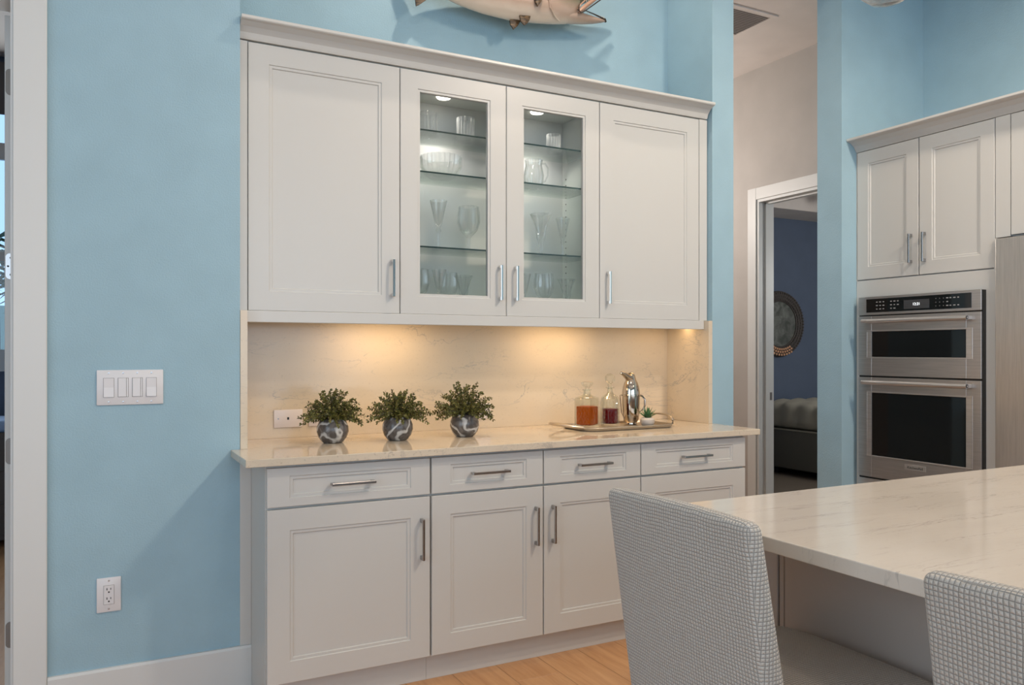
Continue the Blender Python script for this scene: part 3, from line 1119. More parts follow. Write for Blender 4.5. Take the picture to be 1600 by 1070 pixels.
# ---------------------------------------------------------------- crystal in the cabinet
def goblet(kind):
    """profiles from foot to rim, outer then inner"""
    P = {
        'flute': ([(0.030, 0), (0.032, 0.003), (0.010, 0.008), (0.0055, 0.02), (0.006, 0.075), (0.012, 0.090), (0.008, 0.100), (0.017, 0.125), (0.028, 0.18), (0.038, 0.225)], [(0.036, 0.225), (0.026, 0.18), (0.014, 0.13), (0.002, 0.112)], 10, 0.06),
        'wine': ([(0.034, 0), (0.036, 0.003), (0.010, 0.008), (0.006, 0.02), (0.007, 0.060), (0.014, 0.070), (0.036, 0.095), (0.047, 0.13), (0.046, 0.165), (0.042, 0.20)], [(0.040, 0.20), (0.043, 0.165), (0.044, 0.13), (0.033, 0.10), (0.002, 0.078)], 12, 0.05),
        'tulip': ([(0.032, 0), (0.034, 0.003), (0.009, 0.008), (0.006, 0.02), (0.010, 0.06), (0.018, 0.08), (0.022, 0.12), (0.030, 0.15), (0.044, 0.185)], [(0.042, 0.185), (0.028, 0.15), (0.019, 0.12), (0.002, 0.075)], 14, 0.07),
        'tumbler': ([(0.036, 0), (0.039, 0.004), (0.040, 0.012), (0.041, 0.11)], [(0.0385, 0.11), (0.0375, 0.02), (0.002, 0.016)], 18, 0.025),
        'bowl': ([(0.050, 0), (0.055, 0.004), (0.075, 0.020), (0.092, 0.055), (0.094, 0.098)], [(0.090, 0.098), (0.086, 0.055), (0.068, 0.024), (0.002, 0.012)], 24, 0.035),
        'dish': ([(0.050, 0), (0.056, 0.004), (0.062, 0.04), (0.064, 0.048)], [(0.060, 0.048), (0.056, 0.012), (0.002, 0.008)], 8, 0.03),
        'pitcher': ([(0.040, 0), (0.044, 0.004), (0.050, 0.03), (0.052, 0.07), (0.042, 0.12), (0.046, 0.15)], [(0.043, 0.15), (0.039, 0.12), (0.048, 0.07), (0.046, 0.03), (0.002, 0.012)], 16, 0.04),
    }
    o, i, fl_, am = P[kind]
    return lathe(bmesh.new(), o + i, 0, 0, 0, fl_ * 4, fl_, am * 1.5)
KM = {}
NAMES = {'flute': ('crystal_flute', 'glass'), 'wine': ('crystal_goblet', 'glass'), 'tulip': ('crystal_tulip_glass', 'glass'), 'tumbler': ('crystal_tumbler', 'glass'), 'bowl': ('crystal_bowl', 'bowl'), 'dish': ('crystal_dish', 'dish'), 'pitcher': ('crystal_pitcher', 'pitcher')}
S1, S2, S3, S0 = 2.2528, 2.0718, 1.7463, 1.4683
WARE = [
    ('tumbler', 1.355, 3.38, S1, 1.0, 'plain cylindrical tumbler on top glass shelf, left of the two behind the left door'),
    ('tumbler', 1.540, 3.38, S1, 1.0, 'cut crystal tumbler on top glass shelf, right one behind the left door'),
    ('tumbler', 2.012, 3.38, S1, 0.85, 'short cut crystal glass alone on the top shelf behind the right glass door'),
    ('bowl', 1.417, 3.38, S2, 1.0, 'wide cut crystal bowl on the second glass shelf behind the left door'),
    ('pitcher', 1.900, 3.38, S2, 0.92, 'cut crystal pitcher with a loop handle on the second shelf, right glass door'),
    ('flute', 1.300, 3.46, S3, 0.95, 'crystal flute half hidden by the left frame of the left glass door, third shelf'),
    ('flute', 1.405, 3.38, S3, 1.0, 'tall V-shaped crystal flute on third shelf, left of the wide goblet'),
    ('wine', 1.556, 3.38, S3, 1.05, 'wide crystal goblet on the third shelf behind the left glass door'),
    ('tulip', 1.940, 3.38, S3, 1.12, 'flared crystal tulip glass on the third shelf behind the right glass door'),
    ('flute', 2.070, 3.39, S3, 0.88, 'slim crystal flute on third shelf beside the right inner cabinet wall'),
    ('wine', 1.320, 3.40, S0, 0.95, 'crystal goblet on cabinet floor at the left edge of the left glass door'),
    ('flute', 1.400, 3.36, S0, 0.84, 'V-shaped crystal flute on the cabinet floor behind left glass door'),
    ('wine', 1.475, 3.43, S0, 0.92, 'round crystal goblet on cabinet floor, right of the V-shaped flute'),
    ('tulip', 1.561, 3.45, S0, 0.95, 'tulip glass on the cabinet floor behind the left door, beside the low dish'),
    ('dish', 1.600, 3.315, S0, 0.95, 'low crystal dish on the cabinet floor behind the left door handle side'),
    ('flute', 1.858, 3.40, S0, 0.86, 'crystal flute on the cabinet floor at the left edge of the right glass door'),
    ('wine', 1.945, 3.36, S0, 0.98, 'large crystal goblet in the middle of the cabinet floor behind the right glass door'),
    ('tulip', 2.085, 3.38, S0, 0.95, 'tulip glass on the cabinet floor beside the right inner wall'),
]
for kind, x, y, z, s, lab in WARE:
    if kind not in KM:
        o = obj(NAMES[kind][0], goblet(kind), M['crystal'], world=False, smooth=True, ang=12)
        KM[kind] = o.data
    else:
        o = bpy.data.objects.new(NAMES[kind][0], KM[kind])
        COL.objects.link(o)
    o.location = (x, y, z)
    o.scale = (s, s, s)
    tag(o, lab, NAMES[kind][1], 'crystal glassware in the glass-door cabinet')
    if kind == 'pitcher':
        bm = tube(bmesh.new(), [(0.044, 0, 0.135), (0.07, 0, 0.140), (0.088, 0, 0.115), (0.086, 0, 0.075), (0.068, 0, 0.045), (0.048, 0, 0.035)], 0.005, 10)
        obj('handle', bm, M['crystal'], o, world=False, smooth=True)

# ---------------------------------------------------------------- plates on walls
def plate(label, x0, x1, z0, z1, y, mat, kind, name='outlet_plate', cat='outlet'):
    t = thing(name, label, cat, ((x0 + x1) / 2, y, (z0 + z1) / 2))
    obj('cover', B(x0, x1, y - 0.006, y, z0, z1, 0.003, 2), mat, t, smooth=True)
    xc, zc = (x0 + x1) / 2, (z0 + z1) / 2
    f = y - 0.006
    def screw(x, z):
        bm = lathe(bmesh.new(), [(0.0032, 0), (0.0030, 0.0008), (0.0005, 0.001)], 0, 0, 0, 12)
        bmesh.ops.rotate(bm, verts=bm.verts[:], cent=(0, 0, 0), matrix=Matrix.Rotation(R(90), 3, 'X'))
        bmesh.ops.translate(bm, verts=bm.verts[:], vec=(x, f, z))
        obj('screw', bm, M['nickel'], t)
    if kind == 'switch4':
        for i in range(4):
            c = x0 + 0.0385 + i * 0.0462
            bm = bmesh.new()
            e = 0.0015
            box(bm, c - 0.0175, c + 0.0175, f - 0.0004, f + 0.0005, zc - 0.0345, zc + 0.0345)
            fr_ = obj('rocker_frame', bm, M['hinge'], t)
            extr = bmesh.new()
            if i in (1, 2):
                box(extr, c - 0.0162, c + 0.010, f - 0.0030, f, zc - 0.0333, zc + 0.0333, 0.001, 1)
                box(extr, c + 0.0112, c + 0.0160, f - 0.0018, f, zc - 0.0333, zc + 0.0333, 0.0006, 1)
            else:
                extrude_poly(extr, [(f, zc - 0.0333), (f - 0.0045, zc - 0.0333), (f - 0.0015, zc), (f - 0.0032, zc + 0.0333), (f, zc + 0.0333)], 0, c - 0.0162, c + 0.0162)
            obj('rocker_switch', extr, mat, t)
            screw(c, z1 - 0.011)
            screw(c, z0 + 0.011)
    elif kind == 'duplex':
        obj('recess', B(xc - 0.0172, xc + 0.0172, f - 0.0003, f + 0.0005, zc - 0.034, zc + 0.034), M['hinge'], t)
        fc = obj('socket_face', B(xc - 0.0163, xc + 0.0163, f - 0.0022, f, zc - 0.0331, zc + 0.0331, 0.0008, 1), mat, t)
        ff = f - 0.0022
        for s in (1, -1):
            zz = zc + s * 0.0165
            bm = bmesh.new()
            box(bm, xc - 0.0075, xc - 0.0048, ff - 0.0004, ff, zz + 0.0005, zz + 0.0085)
            box(bm, xc + 0.0048, xc + 0.0071, ff - 0.0004, ff, zz + 0.0012, zz + 0.0080)
            box(bm, xc - 0.0026, xc + 0.0026, ff - 0.0004, ff, zz - 0.0088, zz - 0.0040)
            obj('slots', bm, M['black'], fc)
        screw(xc, z1 - 0.011)
        screw(xc, z0 + 0.011)
    elif kind == 'jack':
        obj('jack_socket', B(xc - 0.005, xc + 0.003, f - 0.0005, f, zc - 0.005, zc + 0.006), M['black'], t)
        screw(x0 + 0.018, zc)
        screw(x1 - 0.018, zc)
    else:
        obj('socket_face', B(xc - 0.033, xc + 0.033, f - 0.002, f, zc - 0.0165, zc + 0.0165, 0.0008, 1), mat, t)
        screw(x0 + 0.011, zc)
        screw(x1 - 0.011, zc)
    return t
plate('white four-gang rocker switch plate on the blue wall', 0.026, 0.243, 1.097, 1.222, W, M['plastic'], 'switch4', 'switch_plate', 'light switch')
plate('white duplex outlet low on the blue wall near the baseboard', 0.026, 0.104, 0.363, 0.485, W, M['plastic'], 'duplex')
plate('white jack plate on the backsplash left of the left plant', 0.705, 0.828, 0.959, 1.036, 3.535, M['plastic_warm'], 'jack', 'jack_plate')
plate('white outlet on the backsplash half hidden behind the left plant', 0.855, 0.975, 0.959, 1.034, 3.535, M['plastic_warm'], 'side')
plate('white outlet on the backsplash half hidden behind the right plant', 1.625, 1.744, 0.959, 1.034, 3.535, M['plastic_warm'], 'side')

# ---------------------------------------------------------------- potted faux plants
vprof = [(0.0005, 0), (0.036, 0), (0.042, 0.003), (0.057, 0.022), (0.0645, 0.046), (0.0635, 0.066), (0.055, 0.086), (0.047, 0.097), (0.043, 0.098), (0.042, 0.092), (0.050, 0.080), (0.0005, 0.078)]
def plant(x, y, rot, label, seed, wide, tall):
    t = thing('potted_plant', label, 'plant', (x, y, 0.9145), 'three faux plants in swirled vases on the counter')
    vz = obj('vase', lathe(bmesh.new(), vprof, 0, 0, 0, 48), M['vase'], t, world=False, smooth=True, ang=50)
    vz.rotation_euler = (0, 0, rot)
    r_ = random.Random(seed)
    st, lf, bd = bmesh.new(), bmesh.new(), bmesh.new()
    def leaf(bm, p, d, L, wd):
        d = d.normalized()
        s = d.cross(Vector((r_.uniform(-1, 1), r_.uniform(-1, 1), r_.uniform(-1, 1)))).normalized()
        nrm = d.cross(s).normalized()
        a = bm.verts.new(p)
        b = bm.verts.new(p + d * L * 0.55 + s * wd + nrm * wd * 0.35)
        c = bm.verts.new(p + d * L)
        e = bm.verts.new(p + d * L * 0.55 - s * wd + nrm * wd * 0.35)
        m_ = bm.verts.new(p + d * L * 0.5)
        bm.faces.new((a, b, m_)); bm.faces.new((b, c, m_)); bm.faces.new((m_, c, e)); bm.faces.new((a, m_, e))
    for k in range(74):
        a = k * 2.399 + r_.uniform(-0.2, 0.2)
        q = (k + 0.5) / 74
        el = 1.50 - 1.42 * q ** 0.75 + r_.uniform(-0.08, 0.08)
        L = r_.uniform(0.75, 1.0) * (tall * (1 - q) + wide * q)
        if k < 14:
            L = tall * r_.uniform(0.80, 1.08)
        p0 = Vector((math.cos(a) * 0.022 * q, math.sin(a) * 0.022 * q, 0.082))
        pts = []
        for s in range(7):
            u = s / 6
            rad = L * u * math.cos(el)
            pts.append(p0 + Vector((math.cos(a) * rad, math.sin(a) * rad, L * u * math.sin(el) + 0.015 * math.sin(u * PI) - 0.012 * u * u * q)))
        tube(st, pts, 0.0010, 4)
        for s in range(24):
            u = 0.18 + 0.82 * s / 23
            f = u * 6
            i = min(5, int(f))
            p = pts[i].lerp(pts[i + 1], f - i)
            ax = (pts[i + 1] - pts[i]).normalized()
            sd = ax.cross(Vector((math.cos(s * 2.4), math.sin(s * 2.4), 0.3))).normalized()
            leaf(lf, p, sd * 0.8 + ax * 0.6, r_.uniform(0.010, 0.016), r_.uniform(0.0042, 0.0062))
        leaf(lf, pts[-1], pts[-1] - pts[-2], 0.013, 0.0045)
    for k in range(5):
        a = r_.uniform(0, 2 * PI) if k > 1 else R(-110 + 50 * k)
        c = Vector((math.cos(a) * 0.047, math.sin(a) * 0.047, r_.uniform(0.098, 0.125)))
        for j in range(60):
            d = Vector((r_.gauss(0, 1), r_.gauss(0, 1), r_.gauss(0, 1))).normalized()
            leaf(bd, c + d * 0.004, d, 0.011, 0.004)
    o = obj('stem', st, M['stem'], t, world=False); o['kind'] = 'stuff'
    o = obj('foliage', lf, M['leaf'], t, world=False); o['kind'] = 'stuff'
    o = obj('bud_cluster', bd, M['bud'], t, world=False); o['kind'] = 'stuff'; o['label'] = 'yellow-green bud clusters'
    return t
plant(0.888, 3.262, 0.4, 'left of three faux green plants in a grey swirled round vase', 3, 0.118, 0.135)
plant(1.156, 3.228, 2.1, 'middle faux green plant in a dark vase with curved white swirls', 11, 0.128, 0.125)
plant(1.468, 3.232, 4.4, 'right faux green plant, tallest of three, in a marbled vase', 23, 0.128, 0.150)

# ---------------------------------------------------------------- tray and what stands on it
tx, ty = 2.305, 3.255
tray = thing('serving_tray', 'silver oblong serving tray with loop handles on the counter', 'tray', (tx, ty, 0.9145))
def rrect(hx, hy, r, n=6):
    out = []
    for cx_, cy_, a0 in ((hx - r, hy - r, 0), (-(hx - r), hy - r, 90), (-(hx - r), -(hy - r), 180), (hx - r, -(hy - r), 270)):
        for i in range(n + 1):
            a = R(a0 + 90 * i / n)
            out.append((cx_ + r * math.cos(a), cy_ + r * math.sin(a)))
    return out
bm = bmesh.new()
lv = [(0.248, 0.120, 0.0, 0.055), (0.258, 0.130, 0.002, 0.06), (0.262, 0.134, 0.009, 0.065), (0.266, 0.137, 0.014, 0.068), (0.265, 0.136, 0.0165, 0.067), (0.259, 0.130, 0.0165, 0.064), (0.254, 0.125, 0.006, 0.06), (0.246, 0.118, 0.0032, 0.055)]
rg = [[bm.verts.new((x, y, z)) for x, y in rrect(a, b, r)] for a, b, z, r in lv]
for a, b in zip(rg, rg[1:]):
    for i in range(len(a)):
        j = (i + 1) % len(a)
        bm.faces.new((a[i], a[j], b[j], b[i]))
bm.faces.new(rg[0][::-1]); bm.faces.new(rg[-1])
obj('pan', bm, M['silver'], tray, world=False, smooth=True)
def arc(cx_, cy_, lean, hgt, half, sx):
    pts = []
    for i in range(15):
        u = i / 14
        yy = -half * math.cos(u * PI)
        hh = math.sin(u * PI) ** 0.6
        pts.append((cx_ + sx * lean * hh, cy_ + yy, 0.016 + hgt * hh))
    return pts
obj('handle', tube(bmesh.new(), arc(0.255, 0, 0.010, 0.042, 0.105, 1), 0.0080, 8, flat=0.6), M['silver'], tray, world=False, smooth=True)
hl = tube(bmesh.new(), arc(-0.255, 0, 0.115, 0.016, 0.085, -1), 0.0090, 8, flat=0.8)
obj('handle', hl, M['silver'], tray, world=False, smooth=True)

ZTR = 0.9182
# square decanter
d1 = thing('decanter', 'square cut-glass decanter of amber liquor, left one on the silver tray', 'decanter', (2.125, 3.255, ZTR), 'cut-glass decanters on the tray')
outer = [(0.040, 0), (0.046, 0.003), (0.047, 0.012), (0.047, 0.138), (0.044, 0.147), (0.030, 0.156), (0.020, 0.162), (0.0175, 0.168), (0.0175, 0.180), (0.0224, 0.183), (0.0224, 0.188)]
inner = [(0.013, 0.188), (0.013, 0.168), (0.024, 0.153), (0.040, 0.142), (0.0405, 0.020), (0.036, 0.016), (0.0005, 0.016)]
def sq(pr, bmx, cut=0.0):
    # square body, round neck
    segs = 48
    rings = []
    for r, z in pr:
        k = 1.0 if (r > 0.0225 or z < 0.03) and z < 0.150 else 0.0
        ring = []
        for i in range(segs):
            a = 2 * PI * i / segs
            m = max(abs(math.cos(a)), abs(math.sin(a)))
            q = 1 + k * 0.80 * (1 / m - 1)
            ring.append(bmx.verts.new((math.cos(a) * r * q, math.sin(a) * r * q, z)))
        rings.append(ring)
    for a, b in zip(rings, rings[1:]):
        for i in range(segs):
            j = (i + 1) % segs
            bmx.faces.new((a[i], a[j], b[j], b[i]))
    bmx.faces.new(rings[0][::-1]); bmx.faces.new(rings[-1])
    return bmx
ROT = R(28)
o = obj('bottle', sq(outer + inner, bmesh.new()), M['decanter'], d1, world=False, smooth=True, ang=30); o.rotation_euler.z = ROT
o = obj('liquor', sq([(0.0005, 0.0175), (0.035, 0.0175), (0.0395, 0.022), (0.0395, 0.105), (0.0005, 0.105)], bmesh.new()), M['amber'], d1, world=False, smooth=True, ang=30); o.rotation_euler.z = ROT
# diamond cuts on the faces
bm = bmesh.new()
for fside in range(4):
    a = fside * PI / 2 + ROT
    for i in range(5):
        for j in range(9):
            u = -0.032 + 0.016 * i + (0.008 if j % 2 else 0)
            z = 0.020 + j * 0.0135
            if abs(u) > 0.036:
                continue
            n_ = Vector((math.cos(a), math.sin(a), 0)); t_ = Vector((-math.sin(a), math.cos(a), 0))
            c = n_ * 0.0472 + t_ * u + Vector((0, 0, z))
            vs = [bm.verts.new(c + t_ * 0.0065), bm.verts.new(c + Vector((0, 0, 0.010))), bm.verts.new(c - t_ * 0.0065), bm.verts.new(c - Vector((0, 0, 0.010)))]
            ap = bm.verts.new(c + n_ * 0.0045)
            for k in range(4):
                bm.faces.new((vs[k], vs[(k + 1) % 4], ap))
o = obj('cut_facets', bm, M['facet'], d1, world=False); o['kind'] = 'stuff'
obj('stopper', lathe(bmesh.new(), [(0.010, 0.180), (0.010, 0.189), (0.013, 0.195), (0.021, 0.203), (0.029, 0.212), (0.0295, 0.219), (0.024, 0.224), (0.0005, 0.224)], 0, 0, 0, 12), M['decanter'], d1, world=False)
# round decanter
d2 = thing('decanter', 'round cut-glass decanter of dark red liquor with ball stopper, on the tray', 'decanter', (2.272, 3.275, ZTR), 'cut-glass decanters on the tray')
outer = [(0.040, 0), (0.045, 0.003), (0.046, 0.010), (0.046, 0.130), (0.043, 0.142), (0.032, 0.154), (0.018, 0.162), (0.0135, 0.172), (0.0130, 0.186), (0.022, 0.190), (0.022, 0.194)]
inner = [(0.011, 0.194), (0.010, 0.172), (0.026, 0.152), (0.039, 0.138), (0.040, 0.020), (0.034, 0.015), (0.0005, 0.015)]
obj('bottle', lathe(bmesh.new(), outer + inner, 0, 0, 0, 64, 16, 0.012), M['decanter'], d2, world=False, smooth=True, ang=40)
obj('liquor', lathe(bmesh.new(), [(0.0005, 0.0165), (0.034, 0.0165), (0.0385, 0.021), (0.0385, 0.088), (0.0005, 0.088)], 0, 0, 0, 40), M['red'], d2, world=False, smooth=True)
bm = bmesh.new()
for i in range(16):
    for j in range(8):
        a = 2 * PI * (i + 0.5 * (j % 2)) / 16
        n_ = Vector((math.cos(a), math.sin(a), 0)); t_ = Vector((-math.sin(a), math.cos(a), 0))
        c = n_ * 0.0462 + Vector((0, 0, 0.020 + j * 0.0135))
        vs = [bm.verts.new(c + t_ * 0.0070), bm.verts.new(c + Vector((0, 0, 0.010))), bm.verts.new(c - t_ * 0.0070), bm.verts.new(c - Vector((0, 0, 0.010)))]
        ap = bm.verts.new(c + n_ * 0.0035)
        for k in range(4):
            bm.faces.new((vs[k], vs[(k + 1) % 4], ap))
o = obj('cut_facets', bm, M['facet'], d2, world=False); o['kind'] = 'stuff'
bm = bmesh.new()
bmesh.ops.create_icosphere(bm, subdivisions=2, radius=0.0265)
bmesh.ops.translate(bm, verts=bm.verts[:], vec=(0, 0, 0.236))
lathe(bm, [(0.009, 0.185), (0.010, 0.198), (0.013, 0.203), (0.008, 0.212), (0.012, 0.216)], 0, 0, 0, 16)
obj('stopper', bm, M['decanter'], d2, world=False)

# penguin cocktail shaker
ps = thing('cocktail_shaker', 'polished steel penguin-shaped cocktail shaker with side handle, behind the decanters', 'shaker', (2.435, 3.325, ZTR))
body = [(0.0005, 0), (0.026, 0), (0.030, 0.003), (0.029, 0.009), (0.036, 0.016), (0.042, 0.05), (0.045, 0.10), (0.0455, 0.142), (0.0490, 0.144), (0.0490, 0.150), (0.0455, 0.152), (0.044, 0.170), (0.040, 0.192), (0.034, 0.210), (0.028, 0.222), (0.024, 0.236), (0.020, 0.250), (0.013, 0.260), (0.0005, 0.264)]
obj('body', lathe(bmesh.new(), body, 0, 0, 0, 40), M['shaker'], ps, world=False, smooth=True, ang=50)
# beak: points left and slightly up
dirb = Vector((-0.90, -0.35, 0)).normalized()
bk = [Vector((0, 0, 0.236)) + dirb * 0.008, Vector((0, 0, 0.240)) + dirb * 0.030, Vector((0, 0, 0.250)) + dirb * 0.052, Vector((0, 0, 0.259)) + dirb * 0.072, Vector((0, 0, 0.262)) + dirb * 0.088, Vector((0, 0, 0.258)) + dirb * 0.096]
obj('beak', tube(bmesh.new(), bk, [0.022, 0.0175, 0.0140, 0.0115, 0.0075, 0.003], 14), M['shaker'], ps, world=False, smooth=True)
side = Vector((0.95, -0.3, 0)).normalized()
bm = tube(bmesh.new(), [Vector((0, 0, 0.148)) + side * 0.040, Vector((0, 0, 0.143)) + side * 0.060, Vector((0, 0, 0.125)) + side * 0.074, Vector((0, 0, 0.095)) + side * 0.074, Vector((0, 0, 0.070)) + side * 0.062, Vector((0, 0, 0.055)) + side * 0.040], 0.0055, 8)
obj('handle', bm, M['shaker'], ps, world=False, smooth=True)
bm = tube(bmesh.new(), [Vector((0, 0, 0.148)) - side * 0.040, Vector((0, 0, 0.148)) - side * 0.058, Vector((0, 0, 0.120)) - side * 0.056, Vector((0, 0, 0.060)) - side * 0.050, Vector((0, 0, 0.030)) - side * 0.036], 0.0030, 8)
obj('handle', bm, M['shaker'], ps, world=False, smooth=True)
bm = bmesh.new()
bmesh.ops.create_uvsphere(bm, u_segments=10, v_segments=8, radius=0.0035)
bmesh.ops.translate(bm, verts=bm.verts[:], vec=Vector((-0.006, -0.019, 0.246)))
obj('eye', bm, M['black'], ps, world=False, smooth=True)

# little succulent in a white bowl
su = thing('potted_succulent', 'tiny spiky green succulent in a white round pot at the tray right end', 'plant', (2.462, 3.225, ZTR))
obj('pot', lathe(bmesh.new(), [(0.0005, 0), (0.022, 0), (0.030, 0.005), (0.0365, 0.018), (0.035, 0.032), (0.027, 0.041), (0.024, 0.040), (0.024, 0.036), (0.0005, 0.036)], 0, 0, 0, 32), M['white_pot'], su, world=False, smooth=True)
bm = bmesh.new()
for k in range(22):
    a = k * 2.399
    q = k / 21
    el = R(84 - 58 * q)
    L = 0.060 + 0.007 * math.sin(k * 3)
    d = Vector((math.cos(a) * math.cos(el), math.sin(a) * math.cos(el), math.sin(el)))
    s = Vector((-math.sin(a), math.cos(a), 0))
    u = s.cross(d)
    p0 = Vector((0, 0, 0.036)) + Vector((math.cos(a), math.sin(a), 0)) * 0.004
    sec = []
    for f, wd in ((0, 0.0040), (0.4, 0.0058), (0.75, 0.0035)):
        c = p0 + d * L * f + Vector((0, 0, -0.006 * f * f * q))
        sec.append([bm.verts.new(c + s * wd), bm.verts.new(c - u * wd * 0.5), bm.verts.new(c - s * wd), bm.verts.new(c + u * wd * 0.2)])
    tip = bm.verts.new(p0 + d * L + Vector((0, 0, -0.006 * q)))
    for A, Bq in zip(sec, sec[1:]):
        for i in range(4):
            bm.faces.new((A[i], A[(i + 1) % 4], Bq[(i + 1) % 4], Bq[i]))
    for i in range(4):
        bm.faces.new((sec[-1][i], sec[-1][(i + 1) % 4], tip))
obj('leaves', bm, M['agave'], su, world=False)

# ---------------------------------------------------------------- mounted fish
fx, fy, fz = 1.80, 3.46, 2.99
fish = thing('mounted_fish', 'mounted barracuda-like fish with open toothed mouth above the cabinets', 'fish', (fx, fy, fz))
def loft(bm, secs, n=24):
    rings = []
    for x, zc, hz, hy, yc in secs:
        rings.append([bm.verts.new((x - fx, yc - fy + hy * math.cos(2 * PI * i / n), zc - fz + hz * math.sin(2 * PI * i / n))) for i in range(n)])
    for a, b in zip(rings, rings[1:]):
        for i in range(n):
            j = (i + 1) % n
            bm.faces.new((a[i], a[j], b[j], b[i]))
    bm.faces.new(rings[0][::-1]); bm.faces.new(rings[-1])
    return bm
YC = 3.435
secs = [(1.36, 2.985, 0.020, 0.012, YC), (1.40, 2.982, 0.034, 0.020, YC), (1.46, 2.984, 0.062, 0.030, YC), (1.55, 2.988, 0.086, 0.042, YC), (1.66, 2.993, 0.104, 0.052, YC), (1.80, 2.998, 0.113, 0.057, YC), (1.94, 3.008, 0.110, 0.057, YC), (2.04, 3.015, 0.104, 0.056, YC), (2.11, 3.022, 0.097, 0.053, YC), (2.155, 3.028, 0.085, 0.048, YC), (2.175, 3.032, 0.066, 0.040, YC)]
obj('body', loft(bmesh.new(), secs), M['fish'], fish, world=False, smooth=True)
# lower jaw and upper jaw
lj = [(2.10, 2.967, 0.040, 0.040, YC), (2.16, 2.970, 0.034, 0.038, YC), (2.22, 2.972, 0.026, 0.031, YC), (2.28, 2.975, 0.017, 0.023, YC - 0.004), (2.325, 2.980, 0.010, 0.014, YC - 0.006), (2.345, 2.984, 0.006, 0.007, YC - 0.006)]
obj('lower_jaw', loft(bmesh.new(), lj), M['fish'], fish, world=False, smooth=True)
uj = [(2.13, 3.060, 0.055, 0.046, YC), (2.17, 3.066, 0.046, 0.042, YC), (2.23, 3.085, 0.032, 0.034, YC), (2.29, 3.108, 0.021, 0.025, YC), (2.34, 3.128, 0.012, 0.015, YC), (2.37, 3.138, 0.005, 0.006, YC)]
obj('upper_jaw', loft(bmesh.new(), uj), M['fish'], fish, world=False, smooth=True)
bm = tube(bmesh.new(), [Vector(p) - Vector((fx, fy, fz)) for p in ((2.345, YC - 0.030, 3.118), (2.28, YC - 0.044, 3.078), (2.22, YC - 0.050, 3.030), (2.18, YC - 0.052, 2.995), (2.165, YC - 0.050, 2.982), (2.158, YC - 0.049, 2.992), (2.17, YC - 0.050, 3.015), (2.20, YC - 0.050, 3.045))], [0.004, 0.008, 0.011, 0.011, 0.008, 0.005, 0.004, 0.003], 8)
obj('maxilla', bm, M['mouth'], fish, world=False, smooth=True)
bm = tube(bmesh.new(), [Vector(p) - Vector((fx, fy, fz)) for p in ((2.36, YC - 0.028, 3.112), (2.29, YC - 0.050, 3.064), (2.235, YC - 0.057, 3.020), (2.19, YC - 0.060, 2.984), (2.170, YC - 0.058, 2.972), (2.152, YC - 0.057, 2.984), (2.160, YC - 0.057, 3.010))], 0.0032, 6)
obj('lip', bm, M['dark_lip'], fish, world=False, smooth=True)
bm = tube(bmesh.new(), [Vector(p) - Vector((fx, fy, fz)) for p in ((2.20, YC - 0.040, 2.998), (2.26, YC - 0.030, 2.995), (2.31, YC - 0.022, 2.990), (2.343, YC - 0.012, 2.988), (2.352, YC - 0.006, 2.980))], [0.002, 0.003, 0.004, 0.007, 0.006], 8)
obj('lip', bm, M['dark_lip'], fish, world=False, smooth=True)
bm = bmesh.new()
for k in range(12):
    u = k / 11
    x, z = 2.22 + 0.13 * u, 3.062 + 0.062 * u
    lathe(bm, [(0.0028, 0), (0.0004, -0.014)], x - fx, YC - 0.03 - fy, z - 0.004 - fz, 6)
for k in range(9):
    u = k / 8
    x = 2.23 + 0.10 * u
    lathe(bm, [(0.0024, 0), (0.0004, 0.010)], x - fx, YC - 0.022 - fy, 2.993 - 0.004 * u - fz, 6)
th_ = obj('teeth', bm, M['tooth'], fish, world=False); th_['kind'] = 'stuff'
bm = bmesh.new()
bmesh.ops.create_uvsphere(bm, u_segments=14, v_segments=10, radius=0.018)
bmesh.ops.translate(bm, verts=bm.verts[:], vec=(2.10 - fx, YC - 0.045 - fy, 3.075 - fz))
obj('eye', bm, M['eye'], fish, world=False, smooth=True)
# gill plate ridge
bm = tube(bmesh.new(), [Vector(p) - Vector((fx, fy, fz)) for p in ((1.985, YC - 0.052, 3.05), (1.980, YC - 0.057, 3.01), (1.995, YC - 0.053, 2.965), (2.03, YC - 0.040, 2.932), (2.06, YC - 0.026, 2.922))], [0.003, 0.0055, 0.006, 0.005, 0.003], 8)
obj('gill_plate', bm, M['fish'], fish, world=False, smooth=True)
def fin(pts, yc, th=0.004):
    bm = bmesh.new()
    c = Vector((sum(p[0] for p in pts) / len(pts), 0, sum(p[1] for p in pts) / len(pts)))
    fr_ = [bm.verts.new((x - fx, yc - th - fy + 0.0, z - fz)) for x, z in pts]
    bk_ = [bm.verts.new((x - fx, yc + th - fy, z - fz)) for x, z in pts]
    cf = bm.verts.new((c.x - fx, yc - th * 2 - fy, c.z - fz))
    cb = bm.verts.new((c.x - fx, yc + th * 2 - fy, c.z - fz))
    n = len(pts)
    for i in range(n):
        j = (i + 1) % n
        bm.faces.new((fr_[i], fr_[j], cf))
        bm.faces.new((bk_[j], bk_[i], cb))
        bm.faces.new((fr_[i], bk_[i], bk_[j], fr_[j]))
    return bm
obj('tail_fin', fin([(1.385, 2.970), (1.402, 2.935), (1.375, 2.902), (1.335, 2.868), (1.322, 2.861), (1.319, 2.880), (1.316, 2.92), (1.330, 2.960), (1.345, 2.985), (1.325, 3.02), (1.305, 3.08), (1.31, 3.12), (1.36, 3.07), (1.395, 3.01)], 3.445), M['fin'], fish, world=False)
obj('pelvic_fin', fin([(1.815, 2.900), (1.850, 2.905), (1.852, 2.885), (1.838, 2.862), (1.818, 2.842), (1.800, 2.862), (1.796, 2.882)], 3.432), M['fin'], fish, world=False)
